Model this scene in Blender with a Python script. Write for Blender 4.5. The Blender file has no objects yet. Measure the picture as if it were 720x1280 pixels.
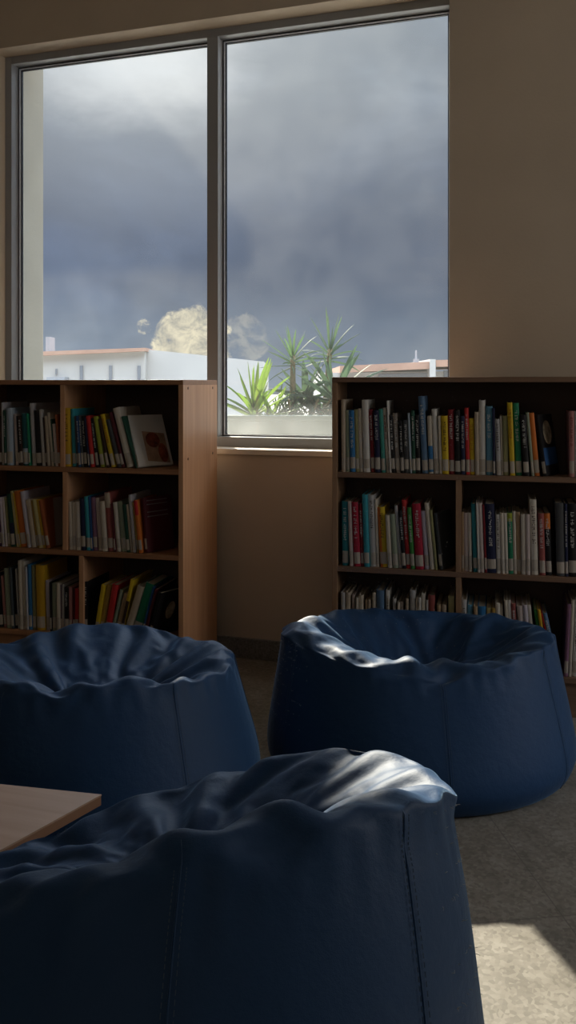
import bpy, math, random
import numpy as np
from mathutils import Vector, noise as mnoise

random.seed(7)
SC = bpy.context.scene
COL = SC.collection
F = 1100.0; CX = 360.0; HY = 480.0; H = 1.10          # lens in pixels, horizon row, eye height
YAW = math.radians(18.5)                               # camera turned left of the window wall's normal
CS, SN = math.cos(YAW), math.sin(YAW)
W = 3.30                                               # inner face of the window wall

def c2w(xc, zc, z=0.0):                                # camera ground frame -> world
    return Vector((xc * CS - zc * SN, xc * SN + zc * CS, z))
def at(px, py, zc):                                    # a photo pixel at a distance -> world point
    return c2w((px - CX) / F * zc, zc, H - (py - HY) / F * zc)

# ------------------------------------------------------------------ materials
MATS = {}
def lin(c): return tuple((x / 12.92 if x <= 0.04045 else ((x + 0.055) / 1.055) ** 2.4) for x in c)
def pmat(name, rgb, rough=0.6, spec=0.3, bump=0.0, bscale=200, var=0.0, vscale=8, metal=0.0, sheen=0.0):
    if name in MATS: return MATS[name]
    m = bpy.data.materials.new(name); m.use_nodes = True
    nt = m.node_tree; b = nt.nodes['Principled BSDF']
    b.inputs['Base Color'].default_value = (*rgb, 1); b.inputs['Roughness'].default_value = rough
    b.inputs['Specular IOR Level'].default_value = spec; b.inputs['Metallic'].default_value = metal
    if sheen:
        b.inputs['Sheen Weight'].default_value = sheen; b.inputs['Sheen Roughness'].default_value = 0.45
    if var or bump:
        tc = nt.nodes.new('ShaderNodeTexCoord')
    if var:
        n = nt.nodes.new('ShaderNodeTexNoise'); n.inputs['Scale'].default_value = vscale; n.inputs['Detail'].default_value = 5
        r = nt.nodes.new('ShaderNodeValToRGB')
        r.color_ramp.elements[0].position = 0.3; r.color_ramp.elements[1].position = 0.7
        r.color_ramp.elements[0].color = (*[x * (1 - var) for x in rgb], 1)
        r.color_ramp.elements[1].color = (*[min(1, x * (1 + var)) for x in rgb], 1)
        nt.links.new(tc.outputs['Object'], n.inputs['Vector']); nt.links.new(n.outputs['Fac'], r.inputs['Fac'])
        nt.links.new(r.outputs['Color'], b.inputs['Base Color'])
    if bump:
        n2 = nt.nodes.new('ShaderNodeTexNoise'); n2.inputs['Scale'].default_value = bscale; n2.inputs['Detail'].default_value = 3
        bp = nt.nodes.new('ShaderNodeBump'); bp.inputs['Strength'].default_value = bump; bp.inputs['Distance'].default_value = 0.002
        nt.links.new(tc.outputs['Object'], n2.inputs['Vector']); nt.links.new(n2.outputs['Fac'], bp.inputs['Height'])
        nt.links.new(bp.outputs['Normal'], b.inputs['Normal'])
    MATS[name] = m
    return m

def wood_mat(name, a, bcol, axis='z', scale=1.0, rough=0.45):
    m = bpy.data.materials.new(name); m.use_nodes = True
    nt = m.node_tree; b = nt.nodes['Principled BSDF']
    b.inputs['Roughness'].default_value = rough; b.inputs['Specular IOR Level'].default_value = 0.35
    tc = nt.nodes.new('ShaderNodeTexCoord'); mp = nt.nodes.new('ShaderNodeMapping')
    s = {'z': (60, 60, 2.2), 'x': (2.2, 60, 60), 'y': (60, 2.2, 60)}[axis]
    mp.inputs['Scale'].default_value = tuple(v * scale for v in s)
    n = nt.nodes.new('ShaderNodeTexNoise'); n.inputs['Scale'].default_value = 1.0; n.inputs['Detail'].default_value = 6
    n.inputs['Distortion'].default_value = 0.6
    r = nt.nodes.new('ShaderNodeValToRGB')
    r.color_ramp.elements[0].position = 0.3; r.color_ramp.elements[0].color = (*a, 1)
    r.color_ramp.elements[1].position = 0.72; r.color_ramp.elements[1].color = (*bcol, 1)
    nt.links.new(tc.outputs['Object'], mp.inputs['Vector']); nt.links.new(mp.outputs['Vector'], n.inputs['Vector'])
    nt.links.new(n.outputs['Fac'], r.inputs['Fac']); nt.links.new(r.outputs['Color'], b.inputs['Base Color'])
    return m

M_WALL = pmat('wall_plaster', (0.56, 0.475, 0.375), 0.75, 0.2, bump=0.25, bscale=90, var=0.05, vscale=3)
M_CEIL = pmat('ceiling_paint', (0.62, 0.58, 0.52), 0.85, 0.1)
M_OUTW = pmat('outer_wall_render', (0.31, 0.285, 0.235), 0.85, 0.1, bump=0.4, bscale=60, var=0.06, vscale=4)
M_FRAME = pmat('window_frame_aluminium', (0.30, 0.315, 0.335), 0.38, 0.5)
M_GASK = pmat('window_gasket', (0.02, 0.022, 0.03), 0.5, 0.4)
M_BEAD = pmat('glazing_bead', (0.55, 0.57, 0.62), 0.35, 0.5)
M_SILL = pmat('sill_paint', (0.74, 0.68, 0.58), 0.5, 0.35)
M_BASE = pmat('terrazzo_baseboard', (0.20, 0.195, 0.18), 0.45, 0.4, var=0.35, vscale=140)
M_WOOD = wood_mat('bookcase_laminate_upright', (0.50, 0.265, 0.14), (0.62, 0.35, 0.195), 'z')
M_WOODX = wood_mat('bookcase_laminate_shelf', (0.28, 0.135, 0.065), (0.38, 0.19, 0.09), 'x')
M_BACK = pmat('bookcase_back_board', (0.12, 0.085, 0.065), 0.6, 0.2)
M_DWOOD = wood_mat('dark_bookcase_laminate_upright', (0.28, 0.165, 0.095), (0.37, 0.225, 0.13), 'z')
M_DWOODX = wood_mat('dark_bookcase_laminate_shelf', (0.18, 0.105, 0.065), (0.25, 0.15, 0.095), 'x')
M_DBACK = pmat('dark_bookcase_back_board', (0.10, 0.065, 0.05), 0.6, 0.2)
M_TABLE = wood_mat('table_top_laminate', (0.40, 0.25, 0.165), (0.48, 0.315, 0.22), 'x', 0.7, 0.42)
M_TEDGE = pmat('table_edge_band', (0.26, 0.13, 0.07), 0.4, 0.35)
M_METAL = pmat('table_leg_metal', (0.12, 0.12, 0.13), 0.4, 0.5, metal=0.6)
M_CAP = pmat('screw_cap_plastic', (0.13, 0.06, 0.03), 0.4)

def floor_mat():
    m = bpy.data.materials.new('terrazzo_floor'); m.use_nodes = True
    nt = m.node_tree; b = nt.nodes['Principled BSDF']; L = nt.links.new
    tc = nt.nodes.new('ShaderNodeTexCoord')
    v = nt.nodes.new('ShaderNodeTexVoronoi'); v.inputs['Scale'].default_value = 120
    L(tc.outputs['Object'], v.inputs['Vector'])
    r = nt.nodes.new('ShaderNodeValToRGB')
    e = r.color_ramp.elements
    e[0].position = 0.0; e[0].color = (0.19, 0.175, 0.15, 1)
    e[1].position = 1.0; e[1].color = (0.295, 0.275, 0.24, 1)
    e2 = e.new(0.5); e2.color = (0.245, 0.225, 0.195, 1)
    sep = nt.nodes.new('ShaderNodeSeparateColor'); L(v.outputs['Color'], sep.inputs['Color'])
    L(sep.outputs['Red'], r.inputs['Fac'])
    n = nt.nodes.new('ShaderNodeTexNoise'); n.inputs['Scale'].default_value = 14; n.inputs['Detail'].default_value = 6
    L(tc.outputs['Object'], n.inputs['Vector'])
    mx = nt.nodes.new('ShaderNodeMixRGB'); mx.blend_type = 'MULTIPLY'; mx.inputs['Fac'].default_value = 0.55
    r2 = nt.nodes.new('ShaderNodeValToRGB'); r2.color_ramp.elements[0].position = 0.35; r2.color_ramp.elements[1].position = 0.65
    r2.color_ramp.elements[0].color = (0.6, 0.58, 0.55, 1)
    L(n.outputs['Fac'], r2.inputs['Fac']); L(r.outputs['Color'], mx.inputs['Color1']); L(r2.outputs['Color'], mx.inputs['Color2'])
    mp = nt.nodes.new('ShaderNodeMapping'); mp.inputs['Rotation'].default_value = (0, 0, math.radians(-26)); mp.inputs['Location'].default_value = (0.10, 0.07, 0)
    L(tc.outputs['Object'], mp.inputs['Vector'])
    br = nt.nodes.new('ShaderNodeTexBrick'); br.offset = 0.0; br.inputs['Scale'].default_value = 1.0
    br.inputs['Brick Width'].default_value = 0.30; br.inputs['Row Height'].default_value = 0.60
    br.inputs['Mortar Size'].default_value = 0.0016; br.inputs['Mortar Smooth'].default_value = 0.3
    L(mp.outputs['Vector'], br.inputs['Vector'])
    mx2 = nt.nodes.new('ShaderNodeMixRGB'); mx2.inputs['Color2'].default_value = (0.12, 0.11, 0.10, 1)
    mul = nt.nodes.new('ShaderNodeMath'); mul.operation = 'MULTIPLY'; mul.inputs[1].default_value = 0.7
    L(br.outputs['Fac'], mul.inputs[0]); L(mul.outputs[0], mx2.inputs['Fac']); L(mx.outputs['Color'], mx2.inputs['Color1'])
    L(mx2.outputs['Color'], b.inputs['Base Color'])
    b.inputs['Roughness'].default_value = 0.5; b.inputs['Specular IOR Level'].default_value = 0.3
    bp = nt.nodes.new('ShaderNodeBump'); bp.inputs['Strength'].default_value = 0.25; bp.inputs['Distance'].default_value = 0.001
    L(n.outputs['Fac'], bp.inputs['Height']); L(bp.outputs['Normal'], b.inputs['Normal'])
    return m
M_FLOOR = floor_mat()

def fabric_mat(name, rgb):
    m = bpy.data.materials.new(name); m.use_nodes = True
    nt = m.node_tree; b = nt.nodes['Principled BSDF']; L = nt.links.new
    b.inputs['Base Color'].default_value = (*rgb, 1); b.inputs['Roughness'].default_value = 0.55
    b.inputs['Specular IOR Level'].default_value = 0.30
    b.inputs['Sheen Weight'].default_value = 0.45; b.inputs['Sheen Roughness'].default_value = 0.25
    b.inputs['Sheen Tint'].default_value = (0.45, 0.69, 1.0, 1)
    tc = nt.nodes.new('ShaderNodeTexCoord')
    n = nt.nodes.new('ShaderNodeTexNoise'); n.inputs['Scale'].default_value = 26; n.inputs['Detail'].default_value = 7; n.inputs['Roughness'].default_value = 0.62
    n3 = nt.nodes.new('ShaderNodeTexNoise'); n3.inputs['Scale'].default_value = 900
    ad = nt.nodes.new('ShaderNodeMath'); ad.operation = 'MULTIPLY_ADD'; ad.inputs[1].default_value = 0.08
    L(tc.outputs['Object'], n.inputs['Vector']); L(tc.outputs['Object'], n3.inputs['Vector'])
    L(n3.outputs['Fac'], ad.inputs[0]); L(n.outputs['Fac'], ad.inputs[2])
    bp = nt.nodes.new('ShaderNodeBump'); bp.inputs['Strength'].default_value = 0.35; bp.inputs['Distance'].default_value = 0.006
    L(ad.outputs[0], bp.inputs['Height']); L(bp.outputs['Normal'], b.inputs['Normal'])
    return m
M_NAVY = fabric_mat('navy_canvas', (0.0135, 0.052, 0.135))
M_SEAM = fabric_mat('navy_canvas_seam', (0.0135, 0.052, 0.135))

def glass_mat():
    m = bpy.data.materials.new('dusty_window_glass'); m.use_nodes = True
    nt = m.node_tree; nt.nodes.clear(); L = nt.links.new
    out = nt.nodes.new('ShaderNodeOutputMaterial')
    tr = nt.nodes.new('ShaderNodeBsdfTransparent'); tr.inputs['Color'].default_value = (0.97, 0.985, 0.98, 1)
    gl = nt.nodes.new('ShaderNodeBsdfGlossy'); gl.inputs['Roughness'].default_value = 0.02
    lw = nt.nodes.new('ShaderNodeFresnel'); lw.inputs['IOR'].default_value = 1.35
    m1 = nt.nodes.new('ShaderNodeMixShader'); L(lw.outputs[0], m1.inputs['Fac']); L(tr.outputs[0], m1.inputs[1]); L(gl.outputs[0], m1.inputs[2])
    tl = nt.nodes.new('ShaderNodeBsdfTranslucent'); tl.inputs['Color'].default_value = (0.85, 0.87, 0.85, 1)
    tc = nt.nodes.new('ShaderNodeTexCoord'); n = nt.nodes.new('ShaderNodeTexNoise'); n.inputs['Scale'].default_value = 5; n.inputs['Detail'].default_value = 8
    L(tc.outputs['Object'], n.inputs['Vector'])
    sx = nt.nodes.new('ShaderNodeSeparateXYZ'); L(tc.outputs['Object'], sx.inputs[0])
    mr = nt.nodes.new('ShaderNodeMapRange'); mr.inputs['From Min'].default_value = 0.99; mr.inputs['From Max'].default_value = 1.06
    mr.inputs['To Min'].default_value = 0.085; mr.inputs['To Max'].default_value = 0.014
    nz = nt.nodes.new('ShaderNodeMath'); nz.operation = 'MULTIPLY_ADD'; nz.inputs[1].default_value = 0.09
    L(n.outputs['Fac'], nz.inputs[0]); L(sx.outputs['Z'], nz.inputs[2])
    L(nz.outputs[0], mr.inputs['Value'])
    mm = nt.nodes.new('ShaderNodeMath'); mm.operation = 'MULTIPLY'
    rr = nt.nodes.new('ShaderNodeMapRange'); rr.inputs['From Min'].default_value = 0.35; rr.inputs['From Max'].default_value = 0.65; rr.inputs['To Min'].default_value = 0.55; rr.inputs['To Max'].default_value = 1.2
    L(n.outputs['Fac'], rr.inputs['Value']); L(mr.outputs[0], mm.inputs[0]); L(rr.outputs[0], mm.inputs[1])
    m2 = nt.nodes.new('ShaderNodeMixShader'); L(mm.outputs[0], m2.inputs['Fac']); L(m1.outputs[0], m2.inputs[1]); L(tl.outputs[0], m2.inputs[2])
    L(m2.outputs[0], out.inputs['Surface'])
    return m
M_GLASS = glass_mat()

# ------------------------------------------------------------------ mesh helpers
class MB:
    def __init__(self): self.v = []; self.f = []
    def add(self, vs, fs):
        o = len(self.v); self.v += [tuple(p) for p in vs]; self.f += [tuple(i + o for i in f) for f in fs]; return self
    def box(self, x0, x1, y0, y1, z0, z1):
        return self.add([(x0, y0, z0), (x1, y0, z0), (x1, y1, z0), (x0, y1, z0), (x0, y0, z1), (x1, y0, z1), (x1, y1, z1), (x0, y1, z1)],
                        [(0, 3, 2, 1), (4, 5, 6, 7), (0, 1, 5, 4), (1, 2, 6, 5), (2, 3, 7, 6), (3, 0, 4, 7)])
    def prism(self, pts, z0, z1):                       # pts counter-clockwise in xy
        n = len(pts)
        vs = [(p[0], p[1], z0) for p in pts] + [(p[0], p[1], z1) for p in pts]
        return self.add(vs, [tuple(reversed(range(n))), tuple(range(n, 2 * n))] + [(i, (i + 1) % n, n + (i + 1) % n, n + i) for i in range(n)])
    def tube(self, pts, r, n=8):
        pts = [Vector(p) for p in pts]; rs = r if isinstance(r, (list, tuple)) else [r] * len(pts)
        vs = []; fs = []
        for k, p in enumerate(pts):
            d = (pts[min(k + 1, len(pts) - 1)] - pts[max(k - 1, 0)]).normalized()
            a = d.orthogonal().normalized() if k == 0 else (a - d * a.dot(d)).normalized()
            b = d.cross(a)
            for i in range(n):
                t = 2 * math.pi * i / n
                vs.append(p + (a * math.cos(t) + b * math.sin(t)) * rs[k])
        for k in range(len(pts) - 1):
            for i in range(n):
                j = (i + 1) % n
                fs.append((k * n + i, k * n + j, (k + 1) * n + j, (k + 1) * n + i))
        fs.append(tuple(reversed(range(n)))); fs.append(tuple((len(pts) - 1) * n + i for i in range(n)))
        return self.add(vs, fs)
    def build(self, name, m, parent=None, bevel=0.0, smooth=False):
        me = bpy.data.meshes.new(name); me.from_pydata(self.v, [], self.f); me.update()
        if m: me.materials.append(m)
        o = bpy.data.objects.new(name, me); COL.objects.link(o)
        if parent: o.parent = parent
        if smooth: me.polygons.foreach_set('use_smooth', [True] * len(me.polygons))
        if bevel:
            bv = o.modifiers.new('bevel', 'BEVEL'); bv.width = bevel; bv.segments = 2; bv.limit_method = 'ANGLE'
        return o
def tag(o, label, cat, group=None, kind=None):
    o['label'] = label; o['category'] = cat
    if group: o['group'] = group
    if kind: o['kind'] = kind
    return o
def thing(name, label, cat, loc=(0, 0, 0), rz=0.0, group=None):
    o = bpy.data.objects.new(name, None); COL.objects.link(o); o.empty_display_size = 0.1
    o.location = loc; o.rotation_euler = (0, 0, rz)
    return tag(o, label, cat, group)
def struct(o, label, cat):
    return tag(o, label, cat, kind='structure')

# ------------------------------------------------------------------ the room
XL, XR, YB, ZC = -3.60, 2.60, -2.60, 3.05
WO0, WO1, WZ0, WZ1 = -2.50, -0.470, 0.838, 2.59        # window opening
WT = 0.40                                              # wall thickness
struct(MB().box(XL - .2, XR + .2, YB - .2, W + WT, -0.12, 0.0).build('floor', M_FLOOR), 'grey beige speckled terrazzo tile floor', 'floor')
struct(MB().box(XL - .2, XR + .2, YB - .2, W + WT, ZC, ZC + .15).build('ceiling', M_CEIL), 'plain pale ceiling above the frame', 'ceiling')
wb = MB()
def holed(mb, x0, x1, z0, z1, y0, y1, ax0, ax1, az0, az1):
    mb.box(x0, ax0, y0, y1, z0, z1); mb.box(ax1, x1, y0, y1, z0, z1)
    mb.box(ax0, ax1, y0, y1, z0, az0); mb.box(ax0, ax1, y0, y1, az1, z1)
holed(wb, XL - .2, XR + .2, 0.0, ZC, W, W + 0.17, WO0, WO1, WZ0, WZ1)
struct(wb.build('wall_north', M_WALL), 'beige plaster wall around the large window', 'wall')
wo = MB(); holed(wo, XL - .2, XR + .2, 0.0, ZC, W + 0.17, W + WT, WO0, WO1, WZ0 - .03, WZ1 + .30)
struct(wo.build('wall_outer', M_OUTW), 'sandy rendered outer face of the window wall', 'wall')
struct(MB().box(XL - .2, XL, YB, W, 0, ZC).build('wall_west', M_WALL), 'beige side wall left of the view', 'wall')
struct(MB().box(XL - .2, XR + .2, YB - .2, YB, 0, ZC).build('wall_south', M_WALL), 'beige wall behind the camera', 'wall')
RW0, RW1, RZ0, RZ1 = 1.75, 3.12, 0.95, 2.45              # window in the right-hand wall
we = MB()
we.box(XR, XR + .2, YB, RW0, 0, ZC); we.box(XR, XR + .2, RW1, W, 0, ZC)
we.box(XR, XR + .2, RW0, RW1, 0, RZ0); we.box(XR, XR + .2, RW0, RW1, RZ1, ZC)
struct(we.build('wall_east', M_WALL), 'beige side wall right of the view with a window', 'wall')
bb = MB(); bb.box(XL, XR, W - 0.012, W, 0, 0.082)
struct(bb.build('baseboard_north', M_BASE, bevel=0.003), 'grey terrazzo skirting along the window wall', 'baseboard')

# window_1: frame with mullion, panes, gaskets, sill
Y0, Y1 = W + 0.10, W + 0.17
MU0, MU1 = -1.497, -1.447
fm = MB()
fm.box(WO0, WO0 + .035, Y0, Y1, WZ0, WZ1); fm.box(WO1 - .015, WO1, Y0, Y1, WZ0, WZ1)
fm.box(WO0 + .035, WO1 - .015, Y0, Y1, WZ1 - .034, WZ1); fm.box(WO0 + .035, WO1 - .015, Y0, Y1, WZ0, WZ0 + .042)
fm.box(MU0, MU1, Y0, Y1, WZ0 + .042, WZ1 - .034)
win = struct(fm.build('window_1', M_FRAME, bevel=0.002), 'large two-pane grey aluminium window', 'window')
def pane_ring(name, m, x0, x1, z0, z1, t, y0, y1):
    b = MB(); b.box(x0, x0 + t, y0, y1, z0, z1); b.box(x1 - t, x1, y0, y1, z0, z1)
    b.box(x0 + t, x1 - t, y0, y1, z0, z0 + t * .6); b.box(x0 + t, x1 - t, y0, y1, z1 - t, z1)
    return b.build(name, m, win)
for (a, b_) in ((WO0 + .035, MU0), (MU1, WO1 - .015)):
    pane_ring('gasket', M_GASK, a, b_, WZ0 + .042, WZ1 - .034, 0.006, Y0 + .052, Y1 - .016)
    pane_ring('glazing_bead', M_BEAD, a + .006, b_ - .006, WZ0 + .046, WZ1 - .040, 0.0035, Y1 - .022, Y1 - .012)
    pane_ring('gasket', M_GASK, a + .0055, b_ - .0055, WZ0 + .0455, WZ1 - .0395, 0.008, Y1 - .012, Y1)
    MB().box(a + .002, b_ - .002, Y1 - .006, Y1 - .002, WZ0 + .043, WZ1 - .036).build('glass_pane', M_GLASS, win)
MB().box(WO0, WO1, W - 0.012, Y0 + .002, WZ0 - .022, WZ0 + .001).build('window_sill', M_SILL, win, bevel=0.003)
MB().box(WO0, WO1, Y1 - .002, W + WT + .03, WZ0 - .03, WZ0 + .002).build('outer_sill', M_OUTW, win)
# window_2 in the right-hand wall, off frame
f2 = MB()
f2.box(XR + .05, XR + .11, RW0, RW0 + .05, RZ0, RZ1); f2.box(XR + .05, XR + .11, RW1 - .05, RW1, RZ0, RZ1)
f2.box(XR + .05, XR + .11, RW0 + .05, RW1 - .05, RZ0, RZ0 + .05); f2.box(XR + .05, XR + .11, RW0 + .05, RW1 - .05, RZ1 - .05, RZ1)
f2.box(XR + .05, XR + .11, (RW0 + RW1) / 2 - .025, (RW0 + RW1) / 2 + .025, RZ0 + .05, RZ1 - .05)
struct(f2.build('window_2', M_FRAME), 'second aluminium window in the side wall', 'window')

# ------------------------------------------------------------------ bookcases
class Case:
    """Front-left floor corner in the camera ground frame; a pixel column maps to a distance along the front."""
    A = math.radians(13.5)
    def __init__(s, ox, oz, width, depth, tops, height):
        s.ox, s.oz, s.width, s.depth, s.tops, s.height = ox, oz, width, depth, tops, height
        s.rz = YAW - s.A; s.origin = c2w(ox, oz, 0)
    def sx(s, px, inset=0.0):
        X = (px - CX) / F; c, n = math.cos(s.A), math.sin(s.A)
        ox, oz = s.ox + inset * n, s.oz + inset * c
        return (X * oz - ox) / (c + X * n)
    def z(s, px, py, inset=0.0):
        zc = s.oz + inset * math.cos(s.A) - s.sx(px, inset) * math.sin(s.A)
        return H - (py - HY) / F * zc
    def w(s, x, y, z):
        p = Vector((x * math.cos(s.rz) - y * math.sin(s.rz), x * math.sin(s.rz) + y * math.cos(s.rz), z))
        return p + s.origin

A_ = Case.A
T = 0.018
# left case: its right front edge stands at camera (-0.3716, 3.12)
LW = 0.93
LC = Case(-0.3716 - LW * math.cos(A_), 3.12 + LW * math.sin(A_), LW, 0.385, (1.115, 0.795, 0.490, 0.185), 1.115)
RC = Case(0.154, 3.079, 0.92, 0.235, (1.124, 0.792, 0.463, 0.133), 1.124)

def bookcase(c, label, mu, mx, mb, dividers, caps):
    t = thing('bookcase', label, 'bookcase', c.origin, c.rz)
    w, d, hh = c.width, c.depth, c.height
    MB().box(0, T, 0, d, 0, hh - T).build('side_panel', mu, t, bevel=.0012)
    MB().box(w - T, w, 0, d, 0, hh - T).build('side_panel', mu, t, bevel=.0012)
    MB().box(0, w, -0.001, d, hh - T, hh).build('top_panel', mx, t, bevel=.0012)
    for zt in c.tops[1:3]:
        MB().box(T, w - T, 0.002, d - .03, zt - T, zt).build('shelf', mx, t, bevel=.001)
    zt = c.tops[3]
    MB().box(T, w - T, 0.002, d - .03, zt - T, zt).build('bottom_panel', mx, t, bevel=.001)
    MB().box(T, w - T, 0.012, 0.03, 0, zt - T).build('plinth', mx, t)
    MB().box(T, w - T, d - .03, d - .022, 0.0, hh - T).build('back_panel', mb, t)
    lv = [c.tops[0] - T, c.tops[1], c.tops[2], c.tops[3]]
    for (row, x) in dividers:
        MB().box(x - T / 2, x + T / 2, 0.003, d - .03, lv[row + 1], (c.tops[row] - T)).build('divider', mu, t, bevel=.001)
    for (y, z) in caps:
        m = MB(); m.tube([(w - .001, y, z), (w + .0012, y, z)], 0.005, 10); m.build('screw_cap', M_CAP, t)
    return t
LDIV = [(0, LC.sx(77.5)), (1, LC.sx(80.5)), (2, LC.sx(101))]
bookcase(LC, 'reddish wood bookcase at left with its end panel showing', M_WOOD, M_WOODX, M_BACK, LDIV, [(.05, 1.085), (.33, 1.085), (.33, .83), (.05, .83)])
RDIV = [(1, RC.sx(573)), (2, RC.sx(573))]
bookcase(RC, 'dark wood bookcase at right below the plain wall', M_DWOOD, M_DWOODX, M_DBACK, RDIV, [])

# ------------------------------------------------------------------ books
C = {
 'white': (.62, .60, .56), 'pale grey': (.46, .45, .44), 'cream': (.56, .50, .41), 'ivory': (.60, .55, .47), 'beige': (.46, .38, .29),
 'tan': (.40, .28, .17), 'pale blue': (.36, .44, .52), 'silver': (.48, .47, .50), 'pinkish white': (.55, .46, .43), 'lilac white': (.50, .46, .52),
 'taupe': (.26, .22, .19), 'charcoal': (.065, .068, .072), 'slate': (.06, .075, .085), 'black': (.012, .011, .012), 'dark brown': (.045, .022, .015),
 'navy': (.014, .018, .055), 'deep blue': (.015, .07, .20), 'blue': (.03, .16, .36), 'sky blue': (.10, .26, .38), 'steel blue': (.10, .18, .30),
 'turquoise': (.04, .30, .36), 'teal': (.02, .20, .23), 'sea green': (.05, .28, .24), 'dark teal': (.012, .09, .10), 'green': (.015, .20, .10),
 'dark green': (.015, .07, .045), 'leaf green': (.05, .24, .05), 'sage': (.28, .32, .23), 'olive': (.27, .26, .12), 'lime': (.32, .36, .04),
 'yellow': (.60, .42, .02), 'golden': (.55, .33, .02), 'ochre': (.40, .25, .05), 'pale yellow': (.52, .46, .22), 'orange': (.62, .17, .03),
 'rust': (.32, .09, .03), 'red': (.50, .03, .03), 'crimson': (.36, .015, .04), 'dark red': (.20, .014, .02), 'maroon': (.085, .012, .018),
 'dull red': (.30, .08, .07), 'pink': (.42, .19, .18), 'mauve': (.22, .11, .18), 'purple': (.09, .03, .11), 'plum grey': (.13, .09, .11),
}
def bookm(c): return pmat('book_cover_' + c.replace(' ', '_'), C[c], 0.5, 0.3)
M_PAGE = pmat('book_pages', (.50, .44, .34), 0.9, 0.1, var=.1, vscale=300)
M_STICK = pmat('call_number_paper', (.44, .39, .33), 0.7, 0.2)
M_TW = pmat('title_ink_white', (.62, .62, .60), 0.6); M_TD = pmat('title_ink_dark', (.05, .025, .02), 0.6); M_TR = pmat('title_ink_red', (.20, .02, .02), .6)
M_TY = pmat('title_ink_orange', (.45, .13, .02), .6)
INK = {'w': M_TW, 'd': M_TD, 'r': M_TR, 'o': M_TY}

def spine_pt(t, f, off=0.0):                            # rounded spine profile, f in 0..1 across the thickness
    r = min(0.004, t * 0.16)
    return (t * f, r - r * (1 - (2 * f - 1) ** 2) - off)
def make_book(name, t, h, d, cover, ink=None, sticker=True, band=None, small=False):
    cov = MB(); b = min(0.0022, t * .22); n = 5
    pts = [spine_pt(t, i / (n - 1)) for i in range(n)]
    outer = pts + [(t, d), (t - b, d), (t - b, b + .004), (b, b + .004), (b, d), (0, d)]
    cov_pts = outer
    k = len(cov_pts)
    vs = [(p[0], p[1], 0) for p in cov_pts] + [(p[0], p[1], h) for p in cov_pts]
    fs = [(i, (i + 1) % k, k + (i + 1) % k, k + i) for i in range(k)]
    # caps as strips: spine block, boards
    cap = [(0, 1, 2, 3, 4, 7, 8), (4, 5, 6, 7), (0, 8, 9, 10)]
    for q in cap:
        fs.append(tuple(reversed(q))); fs.append(tuple(i + k for i in q))
    cov.add(vs, fs)
    o = cov.build(name, bookm(cover))
    MB().box(b, t - b, b + .004, d - .004, .003, h - .003).build('pages', M_PAGE, o)
    if band:                                            # a strip of another colour on the spine
        c2, z0, z1 = band
        s = MB(); q = [spine_pt(t, i / 4, .0003) for i in range(5)]
        s.add([(p[0], p[1], h * z0) for p in q] + [(p[0], p[1], h * z1) for p in q], [(i, i + 1, 6 + i, 5 + i) for i in range(4)])
        bo = s.build('spine_band', bookm(c2), o); bo['label'] = c2 + ' band on the spine'
    if sticker:
        s = MB(); q = [spine_pt(t, .03 + .94 * i / 4, .0006) for i in range(5)]
        z0, z1 = .010 + random.uniform(-.003, .004), .050 + random.uniform(-.004, .004)
        s.add([(p[0], p[1], z0) for p in q] + [(p[0], p[1], z1) for p in q], [(i, i + 1, 6 + i, 5 + i) for i in range(4)])
        so = s.build('call_number_label', M_STICK, o); so['label'] = 'pale paper shelf label'
    if ink:
        s = MB(); zt = h * random.uniform(.88, .93); zb = h * random.uniform(.38, .55)
        yy = spine_pt(t, .5)[1] - .0007; xm = t * .5; hw = min(t * .26, .006); z = zt
        while z > zb:
            g = random.uniform(.55, 1.0) * hw
            for _ in range(random.choice((2, 2, 3))):
                if random.random() < .5:
                    x0 = xm - hw + random.random() * hw * 1.6; s.add([(x0, yy, z - g), (x0 + hw * .35, yy, z - g), (x0 + hw * .35, yy, z), (x0, yy, z)], [(0, 1, 2, 3)])
                else:
                    z0 = z - random.random() * g; s.add([(xm - hw, yy, z0 - .0011), (xm + hw * .9, yy, z0 - .0011), (xm + hw * .9, yy, z0), (xm - hw, yy, z0)], [(0, 1, 2, 3)])
            z -= g + hw * .35
            if random.random() < .13: z -= hw * 1.2
        to = s.build('title_lettering', INK[ink], o); to['label'] = {'w': 'white', 'd': 'dark', 'r': 'dark red', 'o': 'orange'}[ink] + ' spine title'
    return o

# every row: (x_left, x_right at the foot, x_left at the top, y_top, colour, extras)
# extras: ink letter, adj= words put before the colour, band=, nost= no sticker
R = {}
R['La'] = (LC, 0, 'left bookcase top shelf', [
 (-4, 2.2, -5, 520, 'dark brown', {}), (2.4, 5, 1, 503, 'silver', {}), (5.2, 8.2, 3.4, 513, 'dark green', {'ink': 'w'}), (8.4, 16, 6.8, 510, 'pale blue', {}),
 (16.3, 21, 13, 517.5, 'pinkish white', {}), (21.2, 25, 18, 520, 'black', {}), (25.2, 29, 22, 520, 'dark brown', {'ink': 'w', 'adj': 'lettered'}),
 (29.2, 35.4, 26, 517, 'dark teal', {'band': ('pale blue', .03, .33), 'adj': 'pale-footed'}), (35.6, 38.2, 32, 517, 'green', {'adj': 'slim'}), (40.3, 45, 36.6, 504, 'silver', {'adj': 'tall'}),
 (45.3, 52, 42, 513, 'black', {'adj': 'thick'}), (52.3, 56.4, 48.2, 512, 'pale grey', {}), (56.6, 59, 52.5, 522, 'dark brown', {'adj': 'slim'}),
 (59.2, 62.4, 55.2, 520, 'beige', {}), (63, 67, 57.5, 516, 'cream', {}), (67.2, 69, 61.8, 524, 'dark green', {'adj': 'thin'}), (69.2, 72.4, 65, 530, 'pinkish white', {'adj': 'short'}), (72.6, 75.6, 68.4, 518, 'rust', {})])
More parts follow.
